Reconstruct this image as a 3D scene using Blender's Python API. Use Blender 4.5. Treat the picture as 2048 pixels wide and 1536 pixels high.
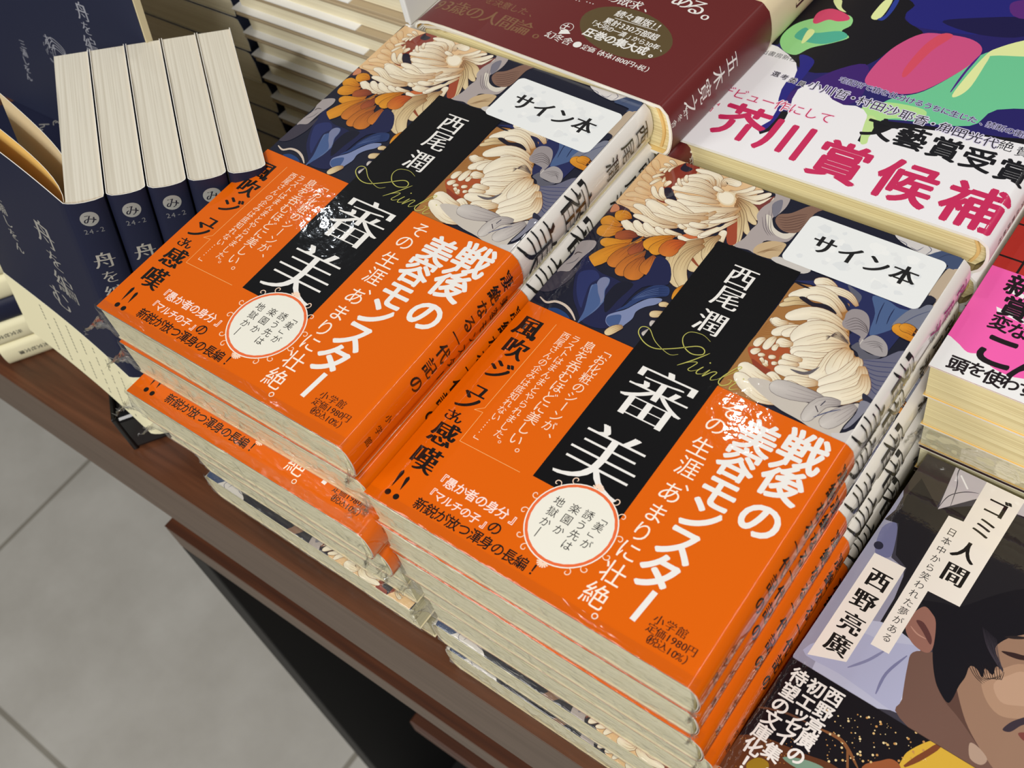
import bpy, math, random
from mathutils import Vector, Matrix, noise
from mathutils.geometry import tessellate_polygon

for o in list(bpy.data.objects):
    bpy.data.objects.remove(o)
SC = bpy.context.scene
COL = SC.collection
ZR = 0.89            # height of the reference plane (top of the right-hand signed stack) above the floor
ZT = -0.14           # table top, relative to the reference plane

# ---------------------------------------------------------------- camera
cam_d = bpy.data.cameras.new('camera'); cam = bpy.data.objects.new('camera', cam_d); COL.objects.link(cam)
R3 = [[0.7906344, -0.3933079, 0.4692613], [0.5878265, 0.7020460, -0.4019843], [-0.1713394, 0.5936669, 0.7862585]]
CP = Vector((0.2047523, -0.0976774, 0.3135006 + ZR))
cam.matrix_world = Matrix.Translation(CP) @ Matrix(R3).to_4x4()
cam_d.sensor_width = 36.0
cam_d.lens = 36.0 * 2235.375 / 2048.0
cam_d.clip_start = 0.01
cam_d.dof.use_dof = True
cam_d.dof.focus_distance = 0.43
cam_d.dof.aperture_fstop = 20.0
SC.camera = cam

# ---------------------------------------------------------------- world, lamps, exposure
SC.view_settings.view_transform = 'Standard'
SC.view_settings.look = 'None'
SC.view_settings.gamma = 1.0
SC.view_settings.use_curve_mapping = False
SC.view_settings.exposure = -0.50
SC.cycles.use_denoising = True
SC.cycles.max_bounces = 8
SC.cycles.transparent_max_bounces = 16
SC.cycles.caustics_reflective = False
SC.cycles.caustics_refractive = False
wd = bpy.data.worlds.new('shop_ambient'); SC.world = wd; wd.use_nodes = True
wd.node_tree.nodes['Background'].inputs[0].default_value = (1.0, 0.94, 0.86, 1)
wd.node_tree.nodes['Background'].inputs[1].default_value = 0.11

def lamp(name, target, direction, dist, power, radius, angle=60, col=(1, 0.98, 0.955)):
    l = bpy.data.lights.new(name, 'SPOT'); o = bpy.data.objects.new(name, l); COL.objects.link(o)
    t = Vector(target) + Vector((0, 0, ZR)); d = Vector(direction).normalized()
    o.location = t + d * dist
    o.rotation_euler = d.to_track_quat('Z', 'Y').to_euler()
    l.energy = power; l.shadow_soft_size = radius; l.spot_size = math.radians(angle); l.spot_blend = 0.6; l.color = col
    return o
lamp('ceiling_spotlight', (-0.2078, 0.1507, 0.0246), (0.333, -0.636, 0.696), 2.0, 50, 0.03, 75)
lamp('ceiling_spotlight', (0.0941, 0.0895, 0.0), (-0.29, 0.491, 0.822), 2.1, 9, 0.018, 75)
lamp('ceiling_spotlight', (-0.0828, 0.0786, 0.022), (-0.645, 0.395, 0.654), 2.3, 9, 0.014, 75, (0.85, 0.93, 1))

def panel(name, loc, target, size, power, col=(1, 0.97, 0.92)):
    l = bpy.data.lights.new(name, 'AREA'); o = bpy.data.objects.new(name, l); COL.objects.link(o)
    o.location = Vector(loc) + Vector((0, 0, ZR)); d = o.location - Vector(target) - Vector((0, 0, ZR)); o.rotation_euler = d.to_track_quat('Z', 'Y').to_euler()
    l.energy = power; l.size = size; l.color = col
_l = bpy.data.lights.new('ceiling_strip_light', 'AREA'); _o = bpy.data.objects.new('ceiling_strip_light', _l); COL.objects.link(_o)
_l.shape = 'RECTANGLE'; _l.size = 0.05; _l.size_y = 3.2; _l.energy = 13; _l.color = (1, 0.97, 0.93)
_o.location = (0.95, 0.6, ZR + 1.35); _o.rotation_euler = (0, math.radians(32), 0)
panel('added_fill_light', (0.9, -1.5, 1.5), (0, 0.1, 0), 0.8, 50)  # this and the next: unseen fill lamps added to brighten covers and page edges
panel('added_fill_light', (-1.0, -1.6, 1.6), (0, 0.1, 0), 0.8, 26)

# ---------------------------------------------------------------- helpers
def lin(c):
    return tuple((x / 255.0 / 12.92) if x / 255.0 <= 0.04045 else ((x / 255.0 + 0.055) / 1.055) ** 2.4 for x in c[:3]) + (1.0,)

def new_mat(name, col=(200, 200, 200), rough=0.5, **kw):
    m = bpy.data.materials.new(name); m.use_nodes = True
    b = m.node_tree.nodes['Principled BSDF']
    b.inputs['Base Color'].default_value = lin(col); b.inputs['Roughness'].default_value = rough
    for k, v in kw.items():
        b.inputs[k].default_value = v
    return m

def print_mat(name, rough, coat=0.0, coat_rough=0.05, bump=0.0, scale=60.0, spec=0.5):
    """printed paper: the ink colour is stored on the mesh; optional clear film (coat) with slight wrinkles"""
    m = new_mat(name, rough=rough); nt = m.node_tree; b = nt.nodes['Principled BSDF']
    a = nt.nodes.new('ShaderNodeAttribute'); a.attribute_name = 'Col'
    nt.links.new(a.outputs['Color'], b.inputs['Base Color'])
    b.inputs['Specular IOR Level'].default_value = spec
    if coat:
        b.inputs['Coat Weight'].default_value = coat; b.inputs['Coat Roughness'].default_value = coat_rough
    if bump:
        tc = nt.nodes.new('ShaderNodeTexCoord'); n = nt.nodes.new('ShaderNodeTexNoise'); n.inputs['Scale'].default_value = scale
        n.inputs['Detail'].default_value = 4.0
        bp = nt.nodes.new('ShaderNodeBump'); bp.inputs['Strength'].default_value = bump; bp.inputs['Distance'].default_value = 0.002
        nt.links.new(tc.outputs['Object'], n.inputs['Vector']); nt.links.new(n.outputs['Fac'], bp.inputs['Height'])
        nt.links.new(bp.outputs['Normal'], b.inputs['Coat Normal' if coat else 'Normal'])
    return m

def page_mat(name, c1, c2, zs=2200.0, wob=6.0, crack=0.0):
    """paper edges: fine leaves stacked along local z"""
    m = new_mat(name, rough=0.85); nt = m.node_tree; b = nt.nodes['Principled BSDF']
    tc = nt.nodes.new('ShaderNodeTexCoord'); mp = nt.nodes.new('ShaderNodeMapping'); mp.inputs['Scale'].default_value = (wob, wob, zs)
    n = nt.nodes.new('ShaderNodeTexNoise'); n.inputs['Scale'].default_value = 1.0; n.inputs['Detail'].default_value = 3.0
    r = nt.nodes.new('ShaderNodeValToRGB'); r.color_ramp.elements[0].position = 0.3; r.color_ramp.elements[1].position = 0.6
    r.color_ramp.elements[0].color = lin(c2); r.color_ramp.elements[1].color = lin(c1)
    nt.links.new(tc.outputs['Object'], mp.inputs['Vector']); nt.links.new(mp.outputs['Vector'], n.inputs['Vector'])
    nt.links.new(n.outputs['Fac'], r.inputs['Fac']); out = r.outputs['Color']
    if crack:
        mp2 = nt.nodes.new('ShaderNodeMapping'); mp2.inputs['Scale'].default_value = (9, 9, 420)
        n2 = nt.nodes.new('ShaderNodeTexNoise'); n2.inputs['Scale'].default_value = 1.0; n2.inputs['Detail'].default_value = 1.0
        r2 = nt.nodes.new('ShaderNodeValToRGB'); r2.color_ramp.elements[0].position = 0.30; r2.color_ramp.elements[1].position = 0.36
        r2.color_ramp.elements[0].color = (0.35, 0.32, 0.27, 1); r2.color_ramp.elements[1].color = (1, 1, 1, 1)
        mx = nt.nodes.new('ShaderNodeMix'); mx.data_type = 'RGBA'; mx.blend_type = 'MULTIPLY'; mx.inputs[0].default_value = crack
        nt.links.new(tc.outputs['Object'], mp2.inputs['Vector']); nt.links.new(mp2.outputs['Vector'], n2.inputs['Vector'])
        nt.links.new(n2.outputs['Fac'], r2.inputs['Fac']); nt.links.new(out, mx.inputs[6]); nt.links.new(r2.outputs['Color'], mx.inputs[7]); out = mx.outputs[2]
    nt.links.new(out, b.inputs['Base Color'])
    bp = nt.nodes.new('ShaderNodeBump'); bp.inputs['Strength'].default_value = 0.15; bp.inputs['Distance'].default_value = 0.0004
    nt.links.new(n.outputs['Fac'], bp.inputs['Height']); nt.links.new(bp.outputs['Normal'], b.inputs['Normal'])
    return m

def wood_mat(name, c1, c2, rough=0.45):
    m = new_mat(name, rough=rough); nt = m.node_tree; b = nt.nodes['Principled BSDF']
    tc = nt.nodes.new('ShaderNodeTexCoord'); mp = nt.nodes.new('ShaderNodeMapping'); mp.inputs['Scale'].default_value = (3.5, 60, 60)
    n = nt.nodes.new('ShaderNodeTexNoise'); n.inputs['Scale'].default_value = 1.6; n.inputs['Detail'].default_value = 7.0; n.inputs['Distortion'].default_value = 1.1
    r = nt.nodes.new('ShaderNodeValToRGB'); r.color_ramp.elements[0].position = 0.3; r.color_ramp.elements[1].position = 0.72
    r.color_ramp.elements[0].color = lin(c2); r.color_ramp.elements[1].color = lin(c1)
    mp2 = nt.nodes.new('ShaderNodeMapping'); mp2.inputs['Scale'].default_value = (30, 900, 900)
    n2 = nt.nodes.new('ShaderNodeTexNoise'); n2.inputs['Scale'].default_value = 1.0; n2.inputs['Detail'].default_value = 2.0
    mx = nt.nodes.new('ShaderNodeMix'); mx.data_type = 'RGBA'; mx.blend_type = 'MULTIPLY'; mx.inputs[0].default_value = 0.35
    for a_, b_ in ((tc.outputs['Object'], mp.inputs['Vector']), (mp.outputs['Vector'], n.inputs['Vector']), (n.outputs['Fac'], r.inputs['Fac']),
                   (tc.outputs['Object'], mp2.inputs['Vector']), (mp2.outputs['Vector'], n2.inputs['Vector']),
                   (r.outputs['Color'], mx.inputs[6]), (n2.outputs['Fac'], mx.inputs[7]), (mx.outputs[2], b.inputs['Base Color'])):
        nt.links.new(a_, b_)
    return m

def film_mat():
    m = bpy.data.materials.new('clear_film'); m.use_nodes = True; nt = m.node_tree
    nt.nodes.remove(nt.nodes['Principled BSDF']); out = nt.nodes['Material Output']
    tr = nt.nodes.new('ShaderNodeBsdfTransparent'); tr.inputs[0].default_value = (0.965, 0.965, 0.95, 1)
    gl = nt.nodes.new('ShaderNodeBsdfGlossy'); gl.inputs['Roughness'].default_value = 0.14; gl.inputs[0].default_value = (1, 1, 1, 1)
    lw = nt.nodes.new('ShaderNodeLayerWeight'); lw.inputs['Blend'].default_value = 0.22
    ma = nt.nodes.new('ShaderNodeMath'); ma.operation = 'MULTIPLY_ADD'; ma.inputs[1].default_value = 0.30; ma.inputs[2].default_value = 0.03
    mx = nt.nodes.new('ShaderNodeMixShader')
    tc = nt.nodes.new('ShaderNodeTexCoord'); mp = nt.nodes.new('ShaderNodeMapping'); mp.inputs['Scale'].default_value = (45, 150, 300); mp.inputs['Rotation'].default_value = (0, 0.06, 0)
    n = nt.nodes.new('ShaderNodeTexNoise'); n.inputs['Scale'].default_value = 1.0; n.inputs['Detail'].default_value = 3; n.inputs['Distortion'].default_value = 1.0
    bp = nt.nodes.new('ShaderNodeBump'); bp.inputs['Strength'].default_value = 0.7; bp.inputs['Distance'].default_value = 0.0012
    for a_, b_ in ((lw.outputs['Fresnel'], ma.inputs[0]), (ma.outputs[0], mx.inputs[0]), (tr.outputs[0], mx.inputs[1]), (gl.outputs[0], mx.inputs[2]), (mx.outputs[0], out.inputs[0]),
                   (tc.outputs['Object'], mp.inputs['Vector']), (mp.outputs['Vector'], n.inputs['Vector']), (n.outputs['Fac'], bp.inputs['Height']), (bp.outputs['Normal'], gl.inputs['Normal'])):
        nt.links.new(a_, b_)
    return m

M_PRINT = print_mat('printed_jacket', 0.38)
M_WRAP = print_mat('printed_jacket_under_film', 0.42, coat=1.0, coat_rough=0.03, bump=0.08, scale=90, spec=0.12)
M_WRAP_OBI = print_mat('printed_band_under_film', 0.42, coat=1.0, coat_rough=0.03, bump=0.08, scale=90, spec=0.12)
M_MATTE = print_mat('printed_matte_cover', 0.6, spec=0.3)
M_STICK = print_mat('sticker_paper', 0.5)
M_FILM = film_mat()
M_PAGE = page_mat('cream_page_edges', (230, 224, 190), (204, 196, 158), crack=0.3)
M_PAGEW = page_mat('pale_page_edges', (222, 217, 202), (204, 197, 180), zs=1500, wob=10, crack=0.35)
M_PAGEY = page_mat('yellow_page_edges', (238, 226, 176), (206, 188, 134), zs=1300)
M_PAGEG = page_mat('grey_cream_page_edges', (232, 224, 196), (220, 210, 180), zs=1300)
M_ENDP = new_mat('yellow_endpaper', (232, 202, 136), 0.7)
M_TAN = new_mat('tan_board', (176, 158, 128), 0.75)
M_WHITE = new_mat('white_paper', (236, 236, 234), 0.55)
M_BLACKP = new_mat('black_plastic', (12, 12, 13), 0.3)
M_DARK = new_mat('black_lacquer', (5, 5, 6), 0.6)
M_TOP = wood_mat('walnut_top', (112, 68, 44), (68, 38, 22), 0.4)
M_EDGE = wood_mat('walnut_edge_band', (112, 94, 80), (96, 78, 64), 0.5)
M_LOW = wood_mat('dark_walnut', (96, 52, 28), (62, 32, 18), 0.5)
M_HEAD = new_mat('headband', (226, 190, 120), 0.8)

def tag(o, label=None, cat=None, group=None, kind=None):
    if label: o['label'] = label
    if cat: o['category'] = cat
    if group: o['group'] = group
    if kind: o['kind'] = kind
    return o

def empty(name, mw, label, cat, group=None):
    o = bpy.data.objects.new(name, None); COL.objects.link(o); o.empty_display_size = 0.02
    o.matrix_world = mw
    return tag(o, label, cat, group)

def mesh_obj(name, verts, faces, mat, parent=None, smooth=False, cols=None):
    me = bpy.data.meshes.new(name); me.from_pydata(verts, [], faces); me.update()
    if cols is not None:
        ca = me.color_attributes.new('Col', 'FLOAT_COLOR', 'POINT')
        ca.data.foreach_set('color', [x for c in cols for x in c])
    mats = mat if isinstance(mat, list) else [mat]
    for m_ in mats: me.materials.append(m_)
    if smooth: me.polygons.foreach_set('use_smooth', [True] * len(me.polygons))
    o = bpy.data.objects.new(name, me); COL.objects.link(o)
    if parent is not None: o.parent = parent
    return o

def box_vf(x0, x1, y0, y1, z0, z1):
    v = [(x, y, z) for z in (z0, z1) for y in (y0, y1) for x in (x0, x1)]
    return v, [(0, 2, 3, 1), (4, 5, 7, 6), (0, 1, 5, 4), (2, 6, 7, 3), (0, 4, 6, 2), (1, 3, 7, 5)]

def bevel(o, w=0.001, seg=2):
    m = o.modifiers.new('bevel', 'BEVEL'); m.width = w; m.segments = seg; m.limit_method = 'ANGLE'
    return o

def prism(prof, y0, y1):
    """closed cross-section (x,z) extruded along y"""
    n = len(prof)
    v = [(x, y0, z) for x, z in prof] + [(x, y1, z) for x, z in prof]
    tri = tessellate_polygon([[Vector((x, z, 0)) for x, z in prof]])
    f = [tuple(t) for t in tri] + [tuple(i + n for i in t) for t in tri]
    f += [(i, (i + 1) % n, n + (i + 1) % n, n + i) for i in range(n)]
    return v, f

def pose(x, y, z, yaw=0.0, flip=False, W=0.1283, H=0.188):
    """world matrix of a lying book whose front-left-bottom corner stands at x,y (z = underside, rel. to ZR)"""
    m = Matrix.Translation((x, y, z + ZR)) @ Matrix.Rotation(yaw, 4, 'Z')
    if flip:
        m = m @ Matrix.Translation((W, H, 0)) @ Matrix.Rotation(math.pi, 4, 'Z')
    return m

# ---------------------------------------------------------------- lettering and printed artwork
_fc = bpy.data.curves.new('glyph', 'FONT'); _fo = bpy.data.objects.new('glyph', _fc); COL.objects.link(_fo)
_cache = {}
def glyph(ch, off):
    key = (ch, off)
    if key not in _cache:
        _fc.body = ch; _fc.size = 1.0; _fc.offset = off; _fc.resolution_u = 4
        dg = bpy.context.evaluated_depsgraph_get(); ev = _fo.evaluated_get(dg); me = ev.to_mesh()
        me.calc_loop_triangles()
        _cache[key] = ([(v.co.x, v.co.y) for v in me.vertices], [tuple(t.vertices) for t in me.loop_triangles])
        ev.to_mesh_clear()
    return _cache[key]
def around(r, n=6): return [(r * math.cos(math.tau * i / n), r * math.sin(math.tau * i / n)) for i in range(n)]
STY = {'g': (0, [(0, 0)]), 'b': (0, around(0.015, 4)), 'B': (0, around(0.028, 6)), 'O': (0, around(0.075, 8) + around(0.04, 4)), 't': (0, [(0, 0)]), 'k': (0, [(-0.036, 0), (-0.018, 0), (0, 0), (0.018, 0), (0.036, 0)]),
       'm': (-0.01, [(-0.024, 0), (0, 0), (0.024, 0)]), 'M': (-0.018, [(-0.028, 0), (0, 0), (0.028, 0)])}

def spline(pts, sub=5, closed=False):
    n = len(pts); out = []
    if n < 3 and not closed: return list(pts)
    rng = range(n if closed else n - 1)
    for i in rng:
        if closed: p0, p1, p2, p3 = (pts[(i + k - 1) % n] for k in range(4))
        else: p0, p1, p2, p3 = pts[max(0, i - 1)], pts[i], pts[i + 1], pts[min(n - 1, i + 2)]
        for s in range(sub):
            t = s / sub
            out.append(tuple(0.5 * (2 * p1[k] + (p2[k] - p0[k]) * t + (2 * p0[k] - 5 * p1[k] + 4 * p2[k] - p3[k]) * t * t + (3 * p1[k] - p0[k] - 3 * p2[k] + p3[k]) * t ** 3) for k in (0, 1)))
    if not closed: out.append(pts[-1])
    return out

PAL = {'cream': ((190, 146, 96), (234, 220, 190), (242, 234, 214), (128, 82, 50)),
       'peach': ((216, 168, 118), (226, 192, 146), (232, 204, 164), (176, 118, 72)),
       'tan': ((150, 104, 62), (206, 180, 134), (226, 206, 164), (96, 62, 42)),
       'grey': ((150, 142, 140), (184, 176, 172), (206, 200, 194), (92, 80, 84)),
       'org': ((176, 92, 32), (206, 130, 36), (222, 152, 48), (52, 30, 28)),
       'orb': ((132, 66, 38), (176, 98, 40), (204, 122, 48), (40, 26, 30)),
       'orr': ((150, 62, 36), (190, 88, 36), (208, 122, 50), (44, 26, 28)),
       'rust': ((110, 52, 40), (140, 68, 44), (168, 88, 48), (44, 26, 28))}

class Art:
    """flat artwork in millimetres (u,v), painted back to front in layers of ink"""
    def __init__(s, clip=None):
        s.v = []; s.c = []; s.t = []; s.layer = 0; s.clip = clip
    def tri(s, pts, cols, lay):
        if s.clip:
            poly = [tuple(p) + tuple(c) for p, c in zip(pts, cols)]
            x0, x1, y0, y1 = s.clip
            if all(x0 <= q[0] <= x1 and y0 <= q[1] <= y1 for q in poly): pass
            else:
                for ax, lim, sg in ((0, x0, 1), (0, x1, -1), (1, y0, 1), (1, y1, -1)):
                    new = []
                    for i in range(len(poly)):
                        a, b = poly[i], poly[(i + 1) % len(poly)]
                        da, db = (a[ax] - lim) * sg, (b[ax] - lim) * sg
                        if da >= 0: new.append(a)
                        if (da >= 0) != (db >= 0):
                            t = da / (da - db); new.append(tuple(p + (q - p) * t for p, q in zip(a, b)))
                    poly = new
                    if len(poly) < 3: return
            for i in range(1, len(poly) - 1):
                n = len(s.v)
                for q in (poly[0], poly[i], poly[i + 1]):
                    s.v.append((q[0], q[1], lay)); s.c.append(q[2:6])
                s.t.append((n, n + 1, n + 2))
            return
        n = len(s.v)
        for p, c in zip(pts, cols): s.v.append((p[0], p[1], lay)); s.c.append(c)
        s.t.append((n, n + 1, n + 2))
    def wind(s):
        def ok(t):
            (x0, y0, _), (x1, y1, _), (x2, y2, _) = (s.v[i] for i in t)
            return (x1 - x0) * (y2 - y0) - (x2 - x0) * (y1 - y0) >= 0
        s.t = [t if ok(t) else (t[0], t[2], t[1]) for t in s.t]
    def poly(s, pts, col, lay=None):
        if lay is None: s.layer += 1; lay = s.layer
        c = lin(col) if len(col) == 3 else col
        for t in tessellate_polygon([[Vector((p[0], p[1], 0)) for p in pts]]):
            s.tri([pts[i] for i in t], [c] * 3, lay)
    def strip(s, L, Rr, cl, cr, lay):
        for i in range(len(L) - 1):
            s.tri([L[i], Rr[i], Rr[i + 1]], [cl[i], cr[i], cr[i + 1]], lay)
            s.tri([L[i], Rr[i + 1], L[i + 1]], [cl[i], cr[i + 1], cl[i + 1]], lay)
    def line(s, pts, w, col, lay=None, taper=True):
        if lay is None: s.layer += 1; lay = s.layer
        c = lin(col) if len(col) == 3 else col; L = []; Rr = []; n = len(pts)
        for i, p in enumerate(pts):
            a = pts[max(0, i - 1)]; b = pts[min(n - 1, i + 1)]
            dx, dy = b[0] - a[0], b[1] - a[1]; l = math.hypot(dx, dy) or 1e-9
            k = w / 2 * (1 if not taper or n < 4 else min(1, 0.35 + 2.6 * min(i, n - 1 - i) / n))
            L.append((p[0] - dy / l * k, p[1] + dx / l * k)); Rr.append((p[0] + dy / l * k, p[1] - dx / l * k))
        s.strip(L, Rr, [c] * n, [c] * n, lay)
    def disc(s, x, y, r, col, n=28):
        P_ = [(x + r * math.cos(math.tau * i / n), y + r * math.sin(math.tau * i / n)) for i in range(n)]
        s.layer += 1; c = lin(col)
        for i in range(n): s.tri([(x, y), P_[i], P_[(i + 1) % n]], [c] * 3, s.layer)
    def ring(s, x, y, r1, r2, col, n=48):
        s.layer += 1; c = lin(col)
        P_ = [[(x + r * math.cos(math.tau * i / n), y + r * math.sin(math.tau * i / n)) for i in range(n + 1)] for r in (r1, r2)]
        s.strip(P_[0], P_[1], [c] * (n + 1), [c] * (n + 1), s.layer)
    def petal(s, pal, w, pts):
        cb, cm, ct, co = (lin(c) for c in PAL[pal]); sp = spline(pts, 4); n = len(sp); s.layer += 3; base = s.layer - 2
        leaf = pal in ('org', 'orb', 'orr', 'rust')
        def hw(t):
            if leaf: h = math.sin(min(1, t / 0.62) * math.pi / 2) ** 1.2
            else: h = 0.34 + 0.66 * math.sin(min(1, t / 0.62) * math.pi / 2)
            if t > 0.62: h *= math.sqrt(max(0.0, 1 - ((t - 0.62) / 0.38) ** 2.2))
            return h * w / 2
        for grow, lay in ((0.17, base), (0.0, base + 1)):
            rows = []
            for i in range(n + 3):
                t = min(1, i / (n - 1)) if i < n else 1
                if i < n: p = sp[i]; a = sp[max(0, i - 1)]; b = sp[min(n - 1, i + 1)]
                dx, dy = b[0] - a[0], b[1] - a[1]; l = math.hypot(dx, dy) or 1e-9
                if i >= n: break
                tt = t * 0.999; h = hw(tt) + grow * (1 if t > 0.04 else 0.3)
                if i == n - 1: h = grow * 0.5; p = (p[0] + dx / l * grow, p[1] + dy / l * grow)
                rows.append((p, -dy / l * h, dx / l * h, t))
                if i == n - 2:      # extra rounded rows near the tip
                    for k in (0.5, 0.8, 0.93):
                        q = (p[0] + (sp[-1][0] - p[0]) * k, p[1] + (sp[-1][1] - p[1]) * k); t2 = t + (1 - t) * k
                        h2 = hw(t2) + grow; rows.append((q, -dy / l * h2, dx / l * h2, t2))
            for sgn0, sgn1 in ((1, 0), (0, -1)):
                L = [(r[0][0] + r[1] * sgn0, r[0][1] + r[2] * sgn0) for r in rows]; Rr = [(r[0][0] + r[1] * sgn1, r[0][1] + r[2] * sgn1) for r in rows]
                if grow: cl = cr = [co] * len(rows)
                else:
                    def cc(t, e):
                        t = t ** 0.8; a = cb if t < 0.45 else cm; b = cm if t < 0.45 else ct; f = t / 0.45 if t < 0.45 else (t - 0.45) / 0.55
                        return tuple((a[k] + (b[k] - a[k]) * f) * e for k in range(3)) + (1.0,)
                    cl = [cc(r[3], 1 if sgn0 == 0 else 0.86) for r in rows]; cr = [cc(r[3], 1 if sgn1 == 0 else 0.86) for r in rows]
                s.strip(L, Rr, cl, cr, lay)
        vc = tuple(co[k] * 0.5 + cb[k] * 0.5 for k in range(3)) + (1.0,)
        for off in ((-0.4, 0.0, 0.42) if w > 3.2 else (0.1,)):
            m_ = max(3, int(n * (0.72 if w > 3.2 else 0.6))); pl = []
            for i in range(m_):
                a = sp[max(0, i - 1)]; b = sp[min(n - 1, i + 1)]; dx, dy = b[0] - a[0], b[1] - a[1]; l = math.hypot(dx, dy) or 1e-9
                h = hw(i / (n - 1)) * off * 1.3; pl.append((sp[i][0] - dy / l * h, sp[i][1] + dx / l * h))
            s.line(pl, 0.12, vc, base + 2)
    halo = False
    def text(s, ch, pos, size, col, style='g', rot=0.0):
        if s.halo and style[0] != 'O': s.layer += 13; s.halo = False
        if style[0] == 'O': s.halo = True
        lay = s.layer + (1 if style[0] != 'O' else 0); off, shifts = STY[style[0]]; c = lin(col)
        vert = style.endswith('v'); dx = dy = 0.0
        if vert and ch in '、。': dx, dy = 0.55 * size, 0.55 * size
        rr = rot - (math.pi / 2 if vert and ch in 'ー―…「」『』（）' else 0.0); cr_, sr_ = math.cos(rr), math.sin(rr)
        vs, ts = glyph(ch, off)
        wch = max((v[0] for v in vs), default=1) + min((v[0] for v in vs), default=0)
        cx = 0.5 if wch > 0.75 else wch / 2
        for ks, (sh, sv) in enumerate(shifts):
            n = len(s.v)
            for x, y in vs:
                a, b = (x - cx + sh) * size, (y - 0.38 + sv) * size
                s.v.append((pos[0] + dx + a * cr_ - b * sr_, pos[1] + dy + a * sr_ + b * cr_, lay + 0.5 + ks)); s.c.append(c)
            s.t += [(a + n, b + n, d + n) for a, b, d in ts]
    def run(s, ops):
        for o in ops:
            k = o[0]
            if k == 'P': s.poly(spline(o[2], 4, True) if o[3] else o[2], o[1])
            elif k == 'K': s.line(spline(o[3], 5) if o[4] else o[3], o[2], o[1], taper=bool(o[4]))
            elif k == 'Q': s.petal(o[1], o[2], o[3])
            elif k == 'R': (x0, y0), (x1, y1) = o[2], o[3]; s.poly([(x0, y0), (x1, y0), (x1, y1), (x0, y1)], o[1])
            elif k == 'C': s.disc(o[3][0], o[3][1], o[2], o[1])
            elif k == 'RING': s.ring(o[4][0], o[4][1], o[2], o[3], o[1])
            elif k == 'D':      # tapering brush stroke, thick at its first end
                (a, b), w = o[3], o[2]; n = 9; dx, dy = b[0] - a[0], b[1] - a[1]; l = math.hypot(dx, dy); s.layer += 1
                L = []; Rr = []
                for i in range(n):
                    t = i / (n - 1); h = w / 2 * (math.sqrt(max(0, 1 - ((0.2 - t) / 0.2) ** 2)) if t < 0.2 else (1 - (t - 0.2) / 0.8) ** 0.8 + 0.06)
                    p = (a[0] + dx * t, a[1] + dy * t); L.append((p[0] - dy / l * h, p[1] + dx / l * h)); Rr.append((p[0] + dy / l * h, p[1] - dx / l * h))
                s.strip(L, Rr, [lin(o[1])] * n, [lin(o[1])] * n, s.layer)
            elif k == 'D2': s.line(o[3], o[2], o[1], taper=False)
            elif k == 'CURLS':
                x, y, r = o[3][0], o[3][1], o[2]
                for a0 in (90, 270):
                    for j in range(-3, 4):
                        a = math.radians(a0 + 0); d = math.radians(a0 + j * 24)
                        bx, by = x + (r - 0.2) * math.cos(a), y + (r - 0.2) * math.sin(a)
                        s.line([(bx + 0.4 * math.cos(d), by + 0.4 * math.sin(d)), (bx + 2.2 * math.cos(d), by + 2.2 * math.sin(d))], 0.55, o[1], taper=False)
                for a0, sg in ((40, 1), (62, -1), (118, 1), (140, -1), (12, 1), (-12, -1), (168, 1), (192, -1), (222, 1), (240, -1), (300, 1), (320, -1)):
                    a = math.radians(a0); px, py = x + (r + 0.1) * math.cos(a), y + (r + 0.1) * math.sin(a); pts = []
                    for i in range(16):
                        th = a + sg * (1.9 - i * 0.42); rad = 1.9 * (1 - i / 18)
                        pts.append((px + math.cos(a) * 1.1 + rad * math.cos(th + math.pi * 0.5 * sg) * 0.9, py + math.sin(a) * 1.1 + rad * math.sin(th + math.pi * 0.5 * sg) * 0.9))
                    s.line(pts, 0.34, o[1])
            elif k == 'T': s.text(o[1], o[2], o[3], o[4], o[5])

INK = 0.6e-6
class Wrap:
    """maps (u,v,height) of a jacket onto the folded cross-section of a book"""
    def __init__(s, prof, off=0.0):
        n = len(prof); s.p = []; s.s = [0.0]
        for i in range(n):
            a = prof[max(0, i - 1)]; b = prof[min(n - 1, i + 1)]; dx, dz = b[0] - a[0], b[1] - a[1]; l = math.hypot(dx, dz)
            s.p.append((prof[i][0] - dz / l * off, prof[i][1] + dx / l * off))
        for i in range(1, n): s.s.append(s.s[-1] + math.hypot(prof[i][0] - prof[i - 1][0], prof[i][1] - prof[i - 1][1]))
    def nrm(s, i):
        a = s.p[max(0, i - 1)]; b = s.p[min(len(s.p) - 1, i + 1)]; dx, dz = b[0] - a[0], b[1] - a[1]; l = math.hypot(dx, dz)
        return (-dz / l, dx / l)
    def at(s, u, v, h):
        i = 0
        while i < len(s.s) - 2 and s.s[i + 1] < u: i += 1
        t = (u - s.s[i]) / (s.s[i + 1] - s.s[i]); a, b = s.p[i], s.p[i + 1]
        na, nb = s.nrm(i), s.nrm(i + 1); nx, nz = na[0] + (nb[0] - na[0]) * t, na[1] + (nb[1] - na[1]) * t
        return (a[0] + (b[0] - a[0]) * t + nx * h, v, a[1] + (b[1] - a[1]) * t + nz * h)

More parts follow.
